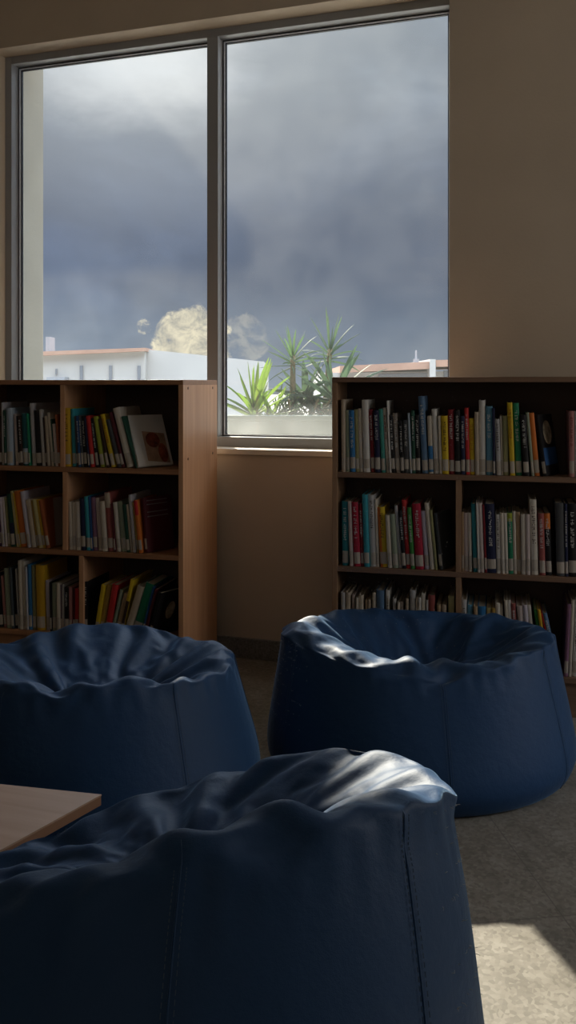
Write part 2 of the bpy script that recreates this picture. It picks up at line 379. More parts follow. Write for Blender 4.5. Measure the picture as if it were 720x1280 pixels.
R['Lb'] = (LC, 0, 'left bookcase top shelf', [
 (80, 88.4, 78.0, 510, 'golden', {'ink': 'd', 'adj': 'thick'}), (89.4, 95, 86.4, 511, 'turquoise', {}), (95.2, 98, 92, 520, 'charcoal', {}), (98.2, 101, 94.7, 520, 'deep blue', {'ink': 'w'}),
 (101.2, 104.4, 97.6, 519, 'slate', {'ink': 'w'}), (104.6, 109, 100.8, 520, 'black', {'ink': 'w'}), (109.2, 111.8, 103.5, 522, 'navy', {'adj': 'slim'}), (112, 118, 105.8, 520, 'red', {}),
 (118.3, 123.5, 111, 523, 'black', {'ink': 'w', 'adj': 'white-titled'}), (125.8, 131, 116.4, 521, 'lime', {}), (131.4, 136.4, 120.4, 524, 'dark brown', {}), (137, 144.2, 122.8, 518.5, 'yellow', {'ink': 'o'}),
 (146.5, 152, 131.5, 525, 'charcoal', {'adj': 'leaning'}), (152.3, 156, 135.8, 516, 'maroon', {}), (158.4, 166.5, 140.6, 511, 'ivory', {'adj': 'leaning'}), (167, 170.5, 148.6, 521, 'dark green', {'nost': 1})])
R['Lc'] = (LC, 1, 'left bookcase middle shelf', [
 (-3.4, 2.3, -7, 621, 'purple', {}), (2.5, 5.4, -1.6, 622, 'lilac white', {}), (5.6, 8.2, .8, 622, 'pinkish white', {}), (8.4, 12.6, 3.2, 622, 'olive', {}), (13.6, 19.2, 7.6, 618, 'dark green', {'band': ('navy', .03, .45)}),
 (19.4, 23.4, 11.4, 614.5, 'pale yellow', {'adj': 'tall'}), (23.6, 25.8, 15.0, 617, 'golden', {'adj': 'slim'}), (26, 33.2, 17.0, 614.5, 'orange', {'adj': 'tall'}), (34.3, 38.4, 24.8, 615, 'lilac white', {'adj': 'tall'}),
 (39.4, 45, 31.4, 625, 'beige', {}), (45.2, 48.2, 37.0, 626, 'ochre', {}), (49, 53.4, 40.2, 625, 'pale yellow', {}), (53.8, 57, 44.4, 625, 'golden', {}), (58, 62.4, 47.8, 626, 'rust', {})])
R['Ld'] = (LC, 1, 'left bookcase middle shelf', [
 (86.4, 90.2, 85, 627.5, 'cream', {'adj': 'plain'}), (90.4, 95.4, 89, 628, 'cream', {'adj': 'matching'}), (95.6, 101, 93.6, 627.5, 'ivory', {}), (101.2, 107, 98.8, 623, 'navy', {}), (107.2, 113, 103.8, 621, 'turquoise', {}),
 (113.2, 115.8, 109.6, 621, 'deep blue', {'adj': 'slim'}), (116, 122, 112.4, 622, 'mauve', {}), (122.4, 127.6, 118, 623, 'pinkish white', {}), (128, 134.2, 123.8, 627, 'cream', {}), (135.4, 142, 130, 616, 'dull red', {'band': ('beige', .74, .995), 'adj': 'beige-topped'}),
 (142.2, 144.6, 136.6, 630, 'maroon', {}), (145.4, 150.6, 140.4, 628.5, 'ivory', {'adj': 'plain'}), (152, 158.2, 146, 627.5, 'sage', {}), (158.4, 162.4, 152.6, 631, 'dark green', {}), (163, 166, 157.2, 631, 'beige', {}),
 (166.2, 170, 160.2, 619, 'silver', {'adj': 'tall'}), (170.2, 172.6, 164.0, 628, 'ochre', {'adj': 'slim'}), (173.6, 178.2, 166.6, 626, 'orange', {'band': ('red', .72, .99)})])
R['Le'] = (LC, 2, 'left bookcase bottom shelf', [
 (-4, 4.0, -8, 716, 'black', {}), (4.4, 8, .2, 720, 'pink', {'adj': 'slim'}), (8.4, 14.4, 4.2, 711, 'sage', {}), (14.6, 17.6, 10.4, 710, 'slate', {}), (17.8, 22.4, 14, 712, 'black', {'adj': 'thick'}), (22.6, 24.6, 18.8, 711, 'pale grey', {'adj': 'slim'}),
 (24.8, 28.6, 22, 701, 'cream', {'adj': 'tall'}), (28.8, 33, 26, 702, 'ivory', {'adj': 'tall'}), (33.2, 35.2, 31, 709, 'silver', {'adj': 'slim'}), (35.6, 40.2, 33.2, 706, 'blue', {}), (40.6, 45.2, 38.4, 707, 'olive', {}), (46, 56.4, 44, 707, 'golden', {'adj': 'thick'}),
 (58, 62.4, 56.4, 726, 'lilac white', {}), (62.6, 64.6, 61.4, 728, 'black', {'adj': 'thin'}), (65.4, 70.8, 64.6, 729.5, 'sage', {'adj': 'short'}), (71.0, 74.6, 70.4, 729, 'cream', {}), (74.8, 77.6, 74.2, 731, 'plum grey', {}), (77.8, 80.2, 77.4, 731, 'pale grey', {'adj': 'thin'}),
 (80.5, 85.8, 80.2, 734, 'black', {'ink': 'w', 'adj': 'white-titled'}), (86, 89.8, 85.8, 734, 'pink', {}), (90, 93.4, 90, 735, 'maroon', {}), (93.6, 97.6, 93.6, 736, 'red', {})])
R['Lf'] = (LC, 2, 'left bookcase bottom shelf', [
 (104.4, 109.2, 104.4, 727, 'black', {'ink': 'w', 'adj': 'upright'}), (117, 121.8, 126.4, 731, 'yellow', {'adj': 'leaning'}), (122.2, 128.6, 132.4, 731, 'ochre', {'adj': 'leaning'}), (129.6, 137, 140, 731, 'red', {'adj': 'leaning'}),
 (137.4, 141, 149.6, 737, 'sage', {'adj': 'leaning'}), (141.4, 147.4, 154, 742, 'tan', {'adj': 'leaning'}), (148, 152.2, 163, 724, 'yellow', {'adj': 'taller leaning', 'band': ('dark brown', .03, .62)}), (153, 161.4, 171, 733, 'beige', {'adj': 'leaning'}),
 (163, 173.6, 181.4, 730, 'green', {'adj': 'thick leaning'}), (174, 177, 189.6, 733, 'deep blue', {'adj': 'leaning'}), (177.4, 181, 193.4, 736, 'maroon', {'adj': 'leaning'})])
R['Ra'] = (RC, 0, 'right bookcase top shelf', [
 (427, 431.8, 426.2, 499.5, 'beige', {'adj': 'tall'}), (432.2, 437.2, 430.8, 513, 'sage', {}), (437.8, 444.4, 435.6, 513, 'blue', {'ink': 'w', 'adj': 'spotted'}), (444.6, 449, 442.4, 512, 'olive', {}), (449.2, 454, 446.8, 511, 'cream', {}),
 (454.6, 462.4, 452, 500, 'white', {'adj': 'tall'}), (463, 468.6, 459.6, 512, 'dark red', {'ink': 'w'}), (469, 475.6, 466.6, 513, 'navy', {'ink': 'w'}), (476.4, 482, 472.6, 511.5, 'sea green', {}), (482.4, 486.6, 477.8, 510, 'ivory', {'ink': 'r', 'adj': 'red-lettered'}),
 (486.8, 488.8, 483, 501, 'white', {'adj': 'tall thin'}), (489, 494, 485.6, 519, 'black', {'ink': 'w'}), (494.6, 500.4, 490.2, 517, 'taupe', {'ink': 'w'}), (501, 505.2, 498.2, 526, 'black', {'ink': 'w', 'adj': 'short'}), (505.6, 511.6, 503.6, 525, 'charcoal', {'ink': 'w'}),
 (512.2, 515, 509, 516.5, 'pale blue', {'adj': 'thin'}), (515.2, 519.6, 513.4, 513, 'dark green', {'ink': 'w'}), (520, 525.6, 518, 519, 'black', {'ink': 'w', 'adj': 'slim'}), (527, 535.6, 521.6, 495.5, 'steel blue', {'ink': 'w', 'adj': 'tallest'}), (536.4, 542, 533.8, 520, 'cream', {'band': ('blue', .03, .48), 'adj': 'blue-footed'}),
 (543, 549, 539.4, 511.5, 'white', {}), (549.2, 552.4, 547.2, 520, 'cream', {'adj': 'slim'}), (553, 561, 551.2, 520, 'yellow', {'ink': 'd'}), (561.4, 568.4, 559.8, 512, 'dark red', {'ink': 'w', 'adj': 'white-titled'}), (568.8, 575.8, 568, 513, 'black', {'ink': 'w', 'adj': 'thick'}),
 (576.4, 581.4, 575.6, 520, 'navy', {'ink': 'w', 'adj': 'slim'}), (581.8, 587.4, 579.6, 510, 'red', {'ink': 'w'}), (587.6, 593.6, 586, 523, 'yellow', {'ink': 'o', 'adj': 'short'}), (594, 599, 593, 515, 'beige', {}), (599.4, 607, 598.6, 500.5, 'white', {'adj': 'tall'}), (607.8, 616, 607.2, 508, 'sky blue', {'ink': 'w'}),
 (616.2, 619, 615.4, 510, 'navy', {'adj': 'thin'}), (619.4, 626.4, 617.2, 524, 'pale grey', {'ink': 'd', 'adj': 'patterned'}), (626.8, 629.2, 624.8, 520, 'cream', {'adj': 'thin'}), (629.4, 635.8, 628, 520, 'olive', {}), (636.8, 644, 633, 503.5, 'yellow', {'ink': 'o', 'adj': 'tall'}),
 (645.2, 652.6, 641, 504, 'green', {'ink': 'w', 'adj': 'tall'}), (654.6, 661.8, 650, 519, 'black', {'ink': 'w', 'adj': 'white-titled'}), (664.4, 668, 657.4, 516, 'sage', {'adj': 'thin'}), (668.4, 675, 660.8, 516.5, 'orange', {}),
 (711.8, 718, 711.4, 514, 'pink', {'ink': 'r'}), (718.4, 723, 718, 514, 'pale grey', {})])
R['Rb'] = (RC, 1, 'right bookcase middle shelf', [
 (427.8, 435.4, 427.2, 627, 'teal', {'ink': 'w'}), (436.4, 441.6, 433.8, 627, 'pinkish white', {}), (442.8, 450.6, 439.2, 628, 'crimson', {'ink': 'w', 'adj': 'thick'}), (451, 454.8, 448.4, 630, 'dark red', {'ink': 'w'}), (455.4, 462, 452.4, 618.5, 'turquoise', {}), (462.4, 470.6, 459, 619, 'pale grey', {'ink': 'd'}),
 (470.8, 473.8, 468, 624, 'cream', {'adj': 'thin'}), (474.6, 484.6, 470.4, 634, 'yellow', {'ink': 'd', 'adj': 'thick', 'band2': 1}), (485, 490.2, 481.4, 644, 'cream', {'adj': 'short'}), (491.2, 498, 486.4, 643, 'sage', {}), (498.4, 502.6, 492.4, 632, 'pale grey', {}), (503, 507.6, 498, 639, 'black', {'ink': 'w'}),
 (508, 513.2, 502, 625.5, 'red', {'ink': 'w', 'adj': 'tall'}), (513.6, 518.6, 508.8, 635, 'leaf green', {'ink': 'w'}), (519.8, 530, 515, 630, 'crimson', {'ink': 'w', 'adj': 'white-titled'}), (531, 536.8, 525.6, 639, 'lilac white', {}), (538, 543, 530.6, 629, 'cream', {'nost': 1, 'adj': 'leaning'}), (543.2, 547, 536, 638, 'olive', {'nost': 1, 'adj': 'leaning'})])
R['Rc'] = (RC, 1, 'right bookcase middle shelf', [
 (577.4, 580, 577, 640, 'tan', {'adj': 'thin'}), (580.2, 585.8, 579.4, 641, 'pinkish white', {}), (586, 590, 585, 641, 'ivory', {}), (590.6, 597, 587.4, 630, 'teal', {}), (597.4, 600, 594.8, 629, 'white', {'adj': 'thin'}), (600.2, 605.4, 597.2, 629, 'pinkish white', {'adj': 'tall'}), (605.6, 608.8, 602, 631, 'dark red', {}),
 (609, 620.6, 606, 630, 'navy', {'ink': 'w', 'adj': 'thick'}), (621, 626.2, 619.4, 643, 'white', {'ink': 'd'}), (626.6, 631, 624.8, 641.5, 'cream', {}), (631.2, 635.4, 629.2, 641.5, 'ivory', {'adj': 'plain'}), (635.8, 642, 634, 641, 'green', {'band': ('lime', .86, .995), 'ink': 'w', 'adj': 'yellow-topped'}), (642.2, 646, 640.4, 639, 'cream', {'adj': 'slim'}),
 (646.2, 651.6, 644.6, 640, 'tan', {}), (652, 657.6, 651, 643, 'ivory', {}), (658, 663, 657, 643, 'pinkish white', {}), (664.4, 673, 661.8, 624.5, 'ivory', {'ink': 'd', 'adj': 'tall'}), (674.6, 682, 672.4, 642, 'dull red', {'ink': 'w'}), (682.6, 690, 680, 641, 'black', {'band': ('orange', .74, .99), 'ink': 'w', 'adj': 'orange-topped'}),
 (696, 706.2, 694.2, 629, 'charcoal', {'adj': 'wide'}), (706.6, 710.4, 705.4, 630, 'navy', {'adj': 'slim', 'ink': 'w'}), (710.8, 721, 710.2, 629.5, 'black', {'ink': 'w', 'adj': 'wide'})])
R['Rd'] = (RC, 2, 'right bookcase bottom shelf', [
 (427, 432, 426, 741, 'pale grey', {}), (432.4, 438, 432, 740.5, 'beige', {'adj': 'tall'}), (440.6, 443.4, 440.2, 744, 'pinkish white', {}), (445, 448.2, 444.6, 747, 'ivory', {'adj': 'slim'}), (449, 454.4, 448.6, 744, 'cream', {}), (456.6, 459.6, 456.4, 750, 'tan', {'adj': 'short'}), (460.4, 463.6, 460, 750, 'beige', {'adj': 'short'}),
 (465.6, 470, 465.4, 741, 'ivory', {}), (470.6, 480, 470.4, 738, 'steel blue', {'adj': 'thick', 'band': ('navy', .03, .74)}), (482.4, 487, 482, 738, 'white', {'ink': 'd'}), (491.2, 494.8, 491, 748, 'pale grey', {'adj': 'slim'}), (497, 499.8, 496.8, 753, 'ivory', {'adj': 'short'}), (500.4, 504.4, 500.2, 752, 'taupe', {'adj': 'short'}),
 (507.2, 510.6, 507, 748, 'beige', {}), (513, 519.8, 512.4, 738, 'pale grey', {'adj': 'tall'}), (520.2, 523, 519.8, 747, 'cream', {'adj': 'slim'}), (523.4, 526.6, 522.8, 747, 'white', {'adj': 'slim'}), (527.2, 531.8, 526.8, 742, 'ivory', {'adj': 'tall'}), (532.4, 535.4, 532.2, 750, 'pale grey', {'adj': 'short'}), (535.8, 543.8, 535.4, 744, 'dull red', {'adj': 'thick'}),
 (546.2, 551, 546, 755.5, 'tan', {}), (552.6, 558, 552.4, 756, 'beige', {}), (560.6, 567.8, 560.4, 745, 'pale yellow', {})])
R['Re'] = (RC, 2, 'right bookcase bottom shelf', [
 (577.4, 583.4, 577, 749.5, 'pale grey', {'ink': 'd'}), (584.6, 590.8, 584.4, 756, 'sky blue', {}), (592.2, 597, 592, 758, 'tan', {'adj': 'short'}), (597.6, 607.4, 597.4, 758, 'blue', {'adj': 'thick'}), (608.8, 614.2, 608.4, 760, 'pale yellow', {}), (615, 619.2, 614.6, 760.5, 'ochre', {}),
 (622, 628, 619, 754, 'ivory', {}), (628.2, 631, 625.4, 756, 'cream', {'adj': 'slim'}), (635, 638.6, 630, 751, 'cream', {'adj': 'leaning'}), (639, 643.6, 633.8, 751, 'white', {'adj': 'leaning'}), (644.4, 650, 638.8, 755, 'dull red', {'ink': 'w'}), (652.6, 660, 645.8, 758, 'pinkish white', {'adj': 'leaning'}), (660.4, 666.4, 653, 757, 'lilac white', {'adj': 'leaning'}),
 (668, 672.4, 659, 757, 'ivory', {'adj': 'leaning'}), (678.4, 682.6, 667.4, 763, 'leaf green', {'adj': 'leaning'}), (683, 687.4, 671.2, 763, 'golden', {'adj': 'leaning'}), (691.4, 694.2, 674.6, 768, 'red', {'adj': 'leaning'}), (694.6, 701, 677.4, 768, 'steel blue', {'ink': 'w', 'adj': 'leaning'}),
 (704.8, 709.8, 709.2, 755, 'mauve', {'adj': 'right-leaning'}), (710.2, 714.2, 714.6, 750, 'cream', {'adj': 'right-leaning'}), (715.4, 722, 719.4, 750, 'white', {'ink': 'd', 'adj': 'right-leaning'})])

FACED = []          # books turned so that the cover shows; filled below
LABELS = {}
def uniq(lbl):
    LABELS[lbl] = LABELS.get(lbl, 0) + 1
    return lbl
def corners(x, t, h, a):                                 # x = lowest corner; a lean (negative to the left)
    ca, sa = math.cos(a), math.sin(a)
    if a <= 0: o = (x, 0.0)                              # pivot bottom-left
    else: o = (x - t * ca, t * sa)                       # pivot bottom-right at x
    return o, lambda lx, lz: (o[0] + lx * ca + lz * sa, o[1] - lx * sa + lz * ca)
for key, (c, row, shelf, items) in R.items():
    zt = c.tops[row + 1] + 0.0008
    prev = None; names = []
    lv_up = c.tops[row] - T
    for it in items: names.append(((it[5].get('adj', '') + ' ' + it[4]).strip()))
    for i, (xl, xr, xt, yt, colr, ex) in enumerate(items):
        ins = 0.012 + random.uniform(-.004, .006)
        x0, x1 = c.sx(xl, ins), c.sx(xr, ins); h = c.z(xl, yt, ins) - zt
        xtop = c.sx(xt, ins)
        h = min(h, lv_up - zt - .012)
        a = math.atan2(xtop - x0, h)
        t = x1 - x0
        if a > 0: t *= math.cos(a)
        h /= math.cos(a)
        hh = min(h, prev[1]) if prev else h
        def edges(pivot, tt, aa, z):                     # left / right boundary at height z above the shelf
            ca = math.cos(aa)
            return pivot + z * math.tan(aa) - (tt / ca if aa > 0 else 0), pivot + z * math.tan(aa) + (tt / ca if aa <= 0 else 0)
        pv = x0 if a <= 0 else x0 + t / math.cos(a)
        if prev:
            need = 0
            for z in (0.0, hh * math.cos(a) * .5, hh * math.cos(a)):
                l = edges(pv, t, a, z)[0]; r_ = edges(prev[2], prev[3], prev[4], z)[1]
                need = max(need, r_ + .0004 - l)
            if need > 0:
                cut = min(need, t * .3)
                t -= cut
                if a <= 0: pv += need
                else: pv += need - cut
        prev = (0, h, pv, t, a)
        d = min(c.depth - .05, random.uniform(.145, .185) if c is RC else random.uniform(.16, .20))
        d = min(d, c.depth - .03 - ins - .006)
        o = make_book('book', t, h, d, colr, ex.get('ink'), not ex.get('nost'), ex.get('band'))
        if ex.get('band2'):
            s = MB(); q = [spine_pt(t, .38 * k / 2, .0003) for k in range(3)]
            s.add([(p[0], p[1], .0) for p in q] + [(p[0], p[1], h) for p in q], [(k, k + 1, 4 + k, 3 + k) for k in range(2)])
            b2 = s.build('spine_band', bookm('orange'), o); b2['label'] = 'orange band along the spine'
        ox, oz = (pv, 0.0) if a <= 0 else (pv - t * math.cos(a), t * math.sin(a))
        o.location = c.w(ox, ins, zt + oz); o.rotation_euler = (0, a, c.rz)
        me = names[i]
        if i == 0:
            where = {'La': 'at the frame edge', 'Lc': 'at the frame edge', 'Le': 'at the frame edge'}.get(key, 'first after the ' + ('divider' if key in ('Lb', 'Ld', 'Lf', 'Rc', 'Re') else 'side panel'))
            lbl = f'{me} book {where}, {shelf}'
        else:
            lbl = f'{me} book right of the {names[i - 1]} one, {shelf}'
        tag(o, uniq(lbl), 'book', 'books on the ' + shelf)

def faced(c, row, px_foot, px_top, py_top, wpx, colr, yaw, label, shelf, t=.012, deco=None, ins=.02):
    zt = c.tops[row + 1] + 0.0008
    x0 = c.sx(px_foot, ins); h = c.z(px_foot, py_top, ins) - zt; a = math.atan2(c.sx(px_top, ins) - x0, h); h /= math.cos(a)
    o = make_book('book', t, h, wpx, colr, None, True)
    # lean about the case's depth axis, then turn so that the cover shows
    from mathutils import Matrix
    a = math.atan(math.tan(a) / math.cos(yaw)); o.matrix_world = Matrix.Translation(c.w(x0, ins, zt)) @ Matrix.Rotation(c.rz + yaw, 4, 'Z') @ Matrix.Rotation(a, 4, 'Y')
    if deco: deco(o, t, h, wpx)
    # lift so that the lowest corner rests on the shelf
    bpy.context.view_layer.update()
    lo = min((o.matrix_world @ v.co).z for v in o.data.vertices)
    o.location.z += zt - lo
    tag(o, uniq(label), 'book', 'books on the ' + shelf)
    return o
def blotch(o, name, m, t, pts):                          # a flat printed shape on the front cover
    s = MB(); s.add([(t + .0004, p[0], p[1]) for p in pts], [tuple(range(len(pts)))]); q = s.build(name, m, o); return q
M_PIC1 = pmat('cover_print_rust', (.22, .05, .025), .6, var=.7, vscale=40); M_PIC2 = pmat('cover_print_flesh', (.36, .22, .14), .6, var=.3, vscale=30)
M_PIC3 = pmat('cover_print_cream', (.42, .36, .26), .6, var=.6, vscale=40); M_PIC4 = pmat('cover_print_blue', (.02, .08, .22), .6)
def ell(cy, cz, ry, rz, n=14): return [(cy + ry * math.cos(2 * math.pi * k / n), cz + rz * math.sin(2 * math.pi * k / n)) for k in range(n)]
def deco_white(o, t, h, w):
    q = blotch(o, 'cover_picture', M_PIC2, t, [(w * .30, h * .10), (w * .93, h * .04), (w * .93, h * .62), (w * .30, h * .68)]); q['label'] = 'tan picture panel'
    s = MB(); s.add([(t + .0008, y, z) for y, z in ell(w * .56, h * .5, w * .2, h * .15)], [tuple(range(14))]); s.add([(t + .0008, y, z) for y, z in ell(w * .78, h * .24, w * .13, h * .19)], [tuple(range(14))])
    s.build('cover_print', M_PIC1, o)['label'] = 'rust red figure printed on the cover'
def deco_maroon(o, t, h, w):
    s = MB()
    for z in (.93, .86, .72, .64): s.add([(t + .0005, w * .1, h * z), (t + .0005, w * .85, h * z), (t + .0005, w * .85, h * (z + .018)), (t + .0005, w * .1, h * (z + .018))], [(0, 1, 2, 3)])
    s.build('cover_print', pmat('cover_print_grey', (.2, .2, .19), .6), o)['label'] = 'pale grey lines on the cover'
def deco_black(o, t, h, w):
    blotch(o, 'cover_picture', M_PIC3, t, ell(w * .5, h * .55, w * .16, h * .2))['label'] = 'cream figure on the cover'
def deco_blue(o, t, h, w):
    blotch(o, 'cover_picture', M_PIC3, t, ell(w * .5, h * .7, w * .3, h * .2))['label'] = 'beige picture on the cover'
    blotch(o, 'cover_print', M_PIC4, t, [(w * .05, h * .17), (w * .95, h * .17), (w * .95, h * .45), (w * .05, h * .45)])['label'] = 'blue lower panel of the cover'
faced(LC, 0, 171, 150, 520, .15, 'white', math.radians(-35), 'white book with a rust red cover picture, left bookcase top shelf', 'left bookcase top shelf', .014, deco_white, .02)
faced(LC, 1, 64.5, 52, 625, .12, 'taupe', math.radians(-22), 'dark taupe book turned cover-out by the divider, left bookcase middle shelf', 'left bookcase middle shelf', .012, None, .05)
faced(LC, 1, 181, 174.5, 623, .13, 'maroon', math.radians(-28), 'dark maroon book turned cover-out, right end of left bookcase middle shelf', 'left bookcase middle shelf', .014, deco_maroon, .02)
faced(LC, 2, 184.5, 201, 738, .14, 'black', math.radians(-25), 'black leaning book with cream cover figure, left bookcase bottom shelf', 'left bookcase bottom shelf', .014, deco_black, .02)
faced(RC, 0, 679, 668, 519, .12, 'black', math.radians(-24), 'black and blue picture-cover book right of the orange one, right bookcase top shelf', 'right bookcase top shelf', .012, deco_blue, .012)
faced(RC, 1, 549.5, 541.5, 642, .12, 'charcoal', math.radians(-20), 'charcoal book turned cover-out beside the divider, right bookcase middle shelf', 'right bookcase middle shelf', .012, None, .02)

# ------------------------------------------------------------------ bean bags
def periodic(pts, th):                                   # smooth periodic interpolation of (degrees, value)
    pts = sorted(pts); d = np.array([p[0] for p in pts], float); v = np.array([p[1] for p in pts], float)
    out = np.zeros_like(th); deg = np.degrees(th) % 360
    n = len(d)
    for k in range(n):
        a, b = d[k], d[(k + 1) % n] + (360 if k == n - 1 else 0)
        for sh in (0, 360):
            q = deg + sh; m = (q >= a) & (q < b); u = (q[m] - a) / (b - a)
            p0, p1, p2, p3 = v[k - 1], v[k], v[(k + 1) % n], v[(k + 2) % n]
            out[m] = 0.5 * (2 * p1 + (p2 - p0) * u + (2 * p0 - 5 * p1 + 4 * p2 - p3) * u ** 2 + (3 * p1 - p0 - 3 * p2 + p3) * u ** 3)
    return out
def catmull(P, n_per):                                   # P: (k, nth, 3) -> rings
    k = len(P); rings = []; ts = []
    for i in range(k - 1):
        p0 = P[max(i - 1, 0)]; p1 = P[i]; p2 = P[i + 1]; p3 = P[min(i + 2, k - 1)]
        for s in range(n_per[i]):
            u = s / n_per[i]
            rings.append(0.5 * (2 * p1 + (p2 - p0) * u + (2 * p0 - 5 * p1 + 4 * p2 - p3) * u * u + (3 * p1 - p0 - 3 * p2 + p3) * u ** 3)); ts.append(i + u)
    rings.append(P[-1]); ts.append(k - 1)
    return np.array(rings), np.array(ts)

def bean_bag(label, xc, zc, Rx, Ry, lip, hpts, hollow, seed, seams, exc=0.12, fold=0.006, lip_pts=None, iters=200, zbulge=0.17, ridges=(), creases=(), fuzz=None, waist=.40, hem=.80):
    rng = np.random.RandomState(seed)
    NT = 112
    th = np.linspace(0, 2 * np.pi, NT, endpoint=False)
    co, si = np.cos(th), np.sin(th)
    lx, ly, la, lb = lip
    h = periodic(hpts, th)
    rl = periodic(lip_pts, th) if lip_pts else np.ones(NT)
    body = lambda f: (Rx * f * co, Ry * f * si)
    lipx, lipy = lx + la * rl * co, ly + lb * rl * si
    hx, hy, hz = hollow
    def ring(x, y, z): return np.stack([x, y, np.broadcast_to(z, x.shape)], -1).astype(float)
    bx, by = body(1.0)
    mixr = lambda f: (bx * (1 - f) + lipx * f, by * (1 - f) + lipy * f)
    P = [ring(*body(hem), 0.0), ring(*body(hem * .35 + .65), .25 * zbulge), ring(*body(1.0), zbulge)]
    x, y = mixr(waist); P.append(ring(x, y, zbulge + (h - zbulge) * .58))
    x, y = mixr(.84); P.append(ring(x, y, zbulge + (h - zbulge) * .93))
    P.append(ring(lipx, lipy, h))
    f = .86; P.append(ring(hx + (lipx - hx) * f, hy + (lipy - hy) * f, h - .012))
    f = .55; P.append(ring(hx + (lipx - hx) * f, hy + (lipy - hy) * f, hz + (h - hz) * .48))
    f = .25; P.append(ring(hx + (lipx - hx) * f, hy + (lipy - hy) * f, hz + (h - hz) * .10))
    f = .03; P.append(ring(hx + (lipx - hx) * f, hy + (lipy - hy) * f, np.full(NT, hz)))
    P = np.array(P)
    B, ts = catmull(P, [3, 4, 6, 6, 4, 4, 8, 8, 7])
    NR = len(B)
    tq = ts[:, None]
    for (deg, amp, wid, skew, ta, tb) in creases:        # crisp gathers running from the rim into the hollow
        d = (th[None, :] - math.radians(deg) - skew * (tq - 5) + np.pi) % (2 * np.pi) - np.pi
        env = np.clip((tq - ta) / .5, 0, 1) * np.clip((tb - tq) / .9, 0, 1)
        B[..., 2] += amp * np.exp(-np.abs(d) / wid) * env * np.clip(.04 + (tq - 4.95) / .8, .0, 1)
    for (x0, y0, x1, y1, hgt, wid) in ridges:            # broad folds laid across the top
        ex, ey = x1 - x0, y1 - y0; LL = ex * ex + ey * ey
        u = np.clip(((B[..., 0] - x0) * ex + (B[..., 1] - y0) * ey) / LL, 0, 1)
        d = np.hypot(B[..., 0] - x0 - u * ex, B[..., 1] - y0 - u * ey)
        B[..., 2] += hgt * np.exp(-(d / wid) ** 1.4) * np.clip((tq - 5.0) / .7, 0, 1)
    # excess cloth and how firmly the filling holds it
    tt = ts[:, None]
    def ramp(x, a, b): return np.clip((x - a) / (b - a), 0, 1)
    top = ramp(tt, 3.2, 4.8)
    ec = 0.004 + exc * top * (1 - .55 * ramp(tt, 7.2, 8.6)) * np.ones((1, NT))
    # uneven: gathers bunch up at some places round the rim
    lob = np.zeros(NT)
    for k in (2, 3, 5, 7): lob += rng.uniform(.2, .5) * np.sin(k * th + rng.uniform(0, 6.28))
    ec = ec * (1 + .5 * lob[None, :])
    et = 0.002 + exc * .45 * top * np.ones((1, NT))
    anchor = 0.10 - 0.094 * ramp(tt, 3.0, 4.4)
    anchor = np.maximum(anchor, 0.10 * ramp(tt, 8.4, 8.9))[..., None]
    X = B.copy()
    nrm = np.cross(np.roll(B, -1, 1) - np.roll(B, 1, 1), np.gradient(B, axis=0)); nrm /= np.linalg.norm(nrm, axis=-1, keepdims=True) + 1e-9
    dis = np.zeros((NR, NT))
    for _ in range(26):                                  # seeds of radial folds
        c0 = rng.uniform(0, 2 * np.pi); wd = rng.uniform(.035, .12); t0 = rng.uniform(3.9, 6.5); L = rng.uniform(.7, 2.0); sk = rng.uniform(-.25, .25)
        dth = (th[None, :] - c0 - sk * (tt - t0) + np.pi) % (2 * np.pi) - np.pi
        dis += rng.choice((-1, 1)) * np.exp(-(dth / wd) ** 2) * np.exp(-((tt - t0) / L) ** 2)
    X += nrm * (fold * dis)[..., None] + rng.normal(0, .0006, X.shape) * top[..., None]
    def rest(A, Bq): return np.linalg.norm(A - Bq, axis=-1)
    Lt = rest(B, np.roll(B, -1, 1)) * (1 + ec)
    Lr = rest(B[:-1], B[1:]) * (1 + (et[:-1] + et[1:]) * .5)
    Ld1 = rest(B[:-1], np.roll(B, -1, 1)[1:]); sc = 1 + .5 * (ec[:-1] + et[:-1]); Ld1 = Ld1 * sc
    Ld2 = rest(np.roll(B, -1, 1)[:-1], B[1:]) * sc
    Lt2 = (Lt + np.roll(Lt, -1, 1)); Lr2 = Lr[:-1] + Lr[1:]
    def solve(ia, ib, L, k, push_only=False):
        a = X[ia]; b = X[ib]; d = b - a; l = np.linalg.norm(d, axis=-1) + 1e-9
        c_ = (l - L) / l * .5 * k
        if push_only: c_ = np.minimum(c_, 0)
        d *= c_[..., None]; X[ia] = a + d; X[ib] = b - d
    ev = np.arange(0, NT, 2); od = np.arange(1, NT, 2)
    J = np.arange(NT); J1 = (J + 1) % NT
    for itn in range(iters):
        for s in (ev, od):
            q = (s + 1) % NT
            solve((slice(None), s), (slice(None), q), Lt[:, s], .9)
        for p in (0, 1):
            r0 = np.arange(p, NR - 1, 2)
            solve((r0, slice(None)), (r0 + 1, slice(None)), Lr[r0], .9)
            R0 = r0[:, None]
            solve((R0, J[None, :]), (R0 + 1, J1[None, :]), Ld1[r0], .5)
            solve((R0, J1[None, :]), (R0 + 1, J[None, :]), Ld2[r0], .5)
        for p in range(4):                               # resist sharp creasing
            s = np.arange(p, NT, 4)
            solve((slice(None), s), (slice(None), (s + 2) % NT), Lt2[:, s] * .965, .6, True)
            r0 = np.arange(p, NR - 2, 4)
            solve((r0, slice(None)), (r0 + 2, slice(None)), Lr2[r0] * .96, .6, True)
        X += (B - X) * anchor
    X[..., 2] = np.maximum(X[..., 2], 0.0)
    X[0, :, 2] = 0.0
    verts = [tuple(p) for p in X.reshape(-1, 3)]
    faces = []
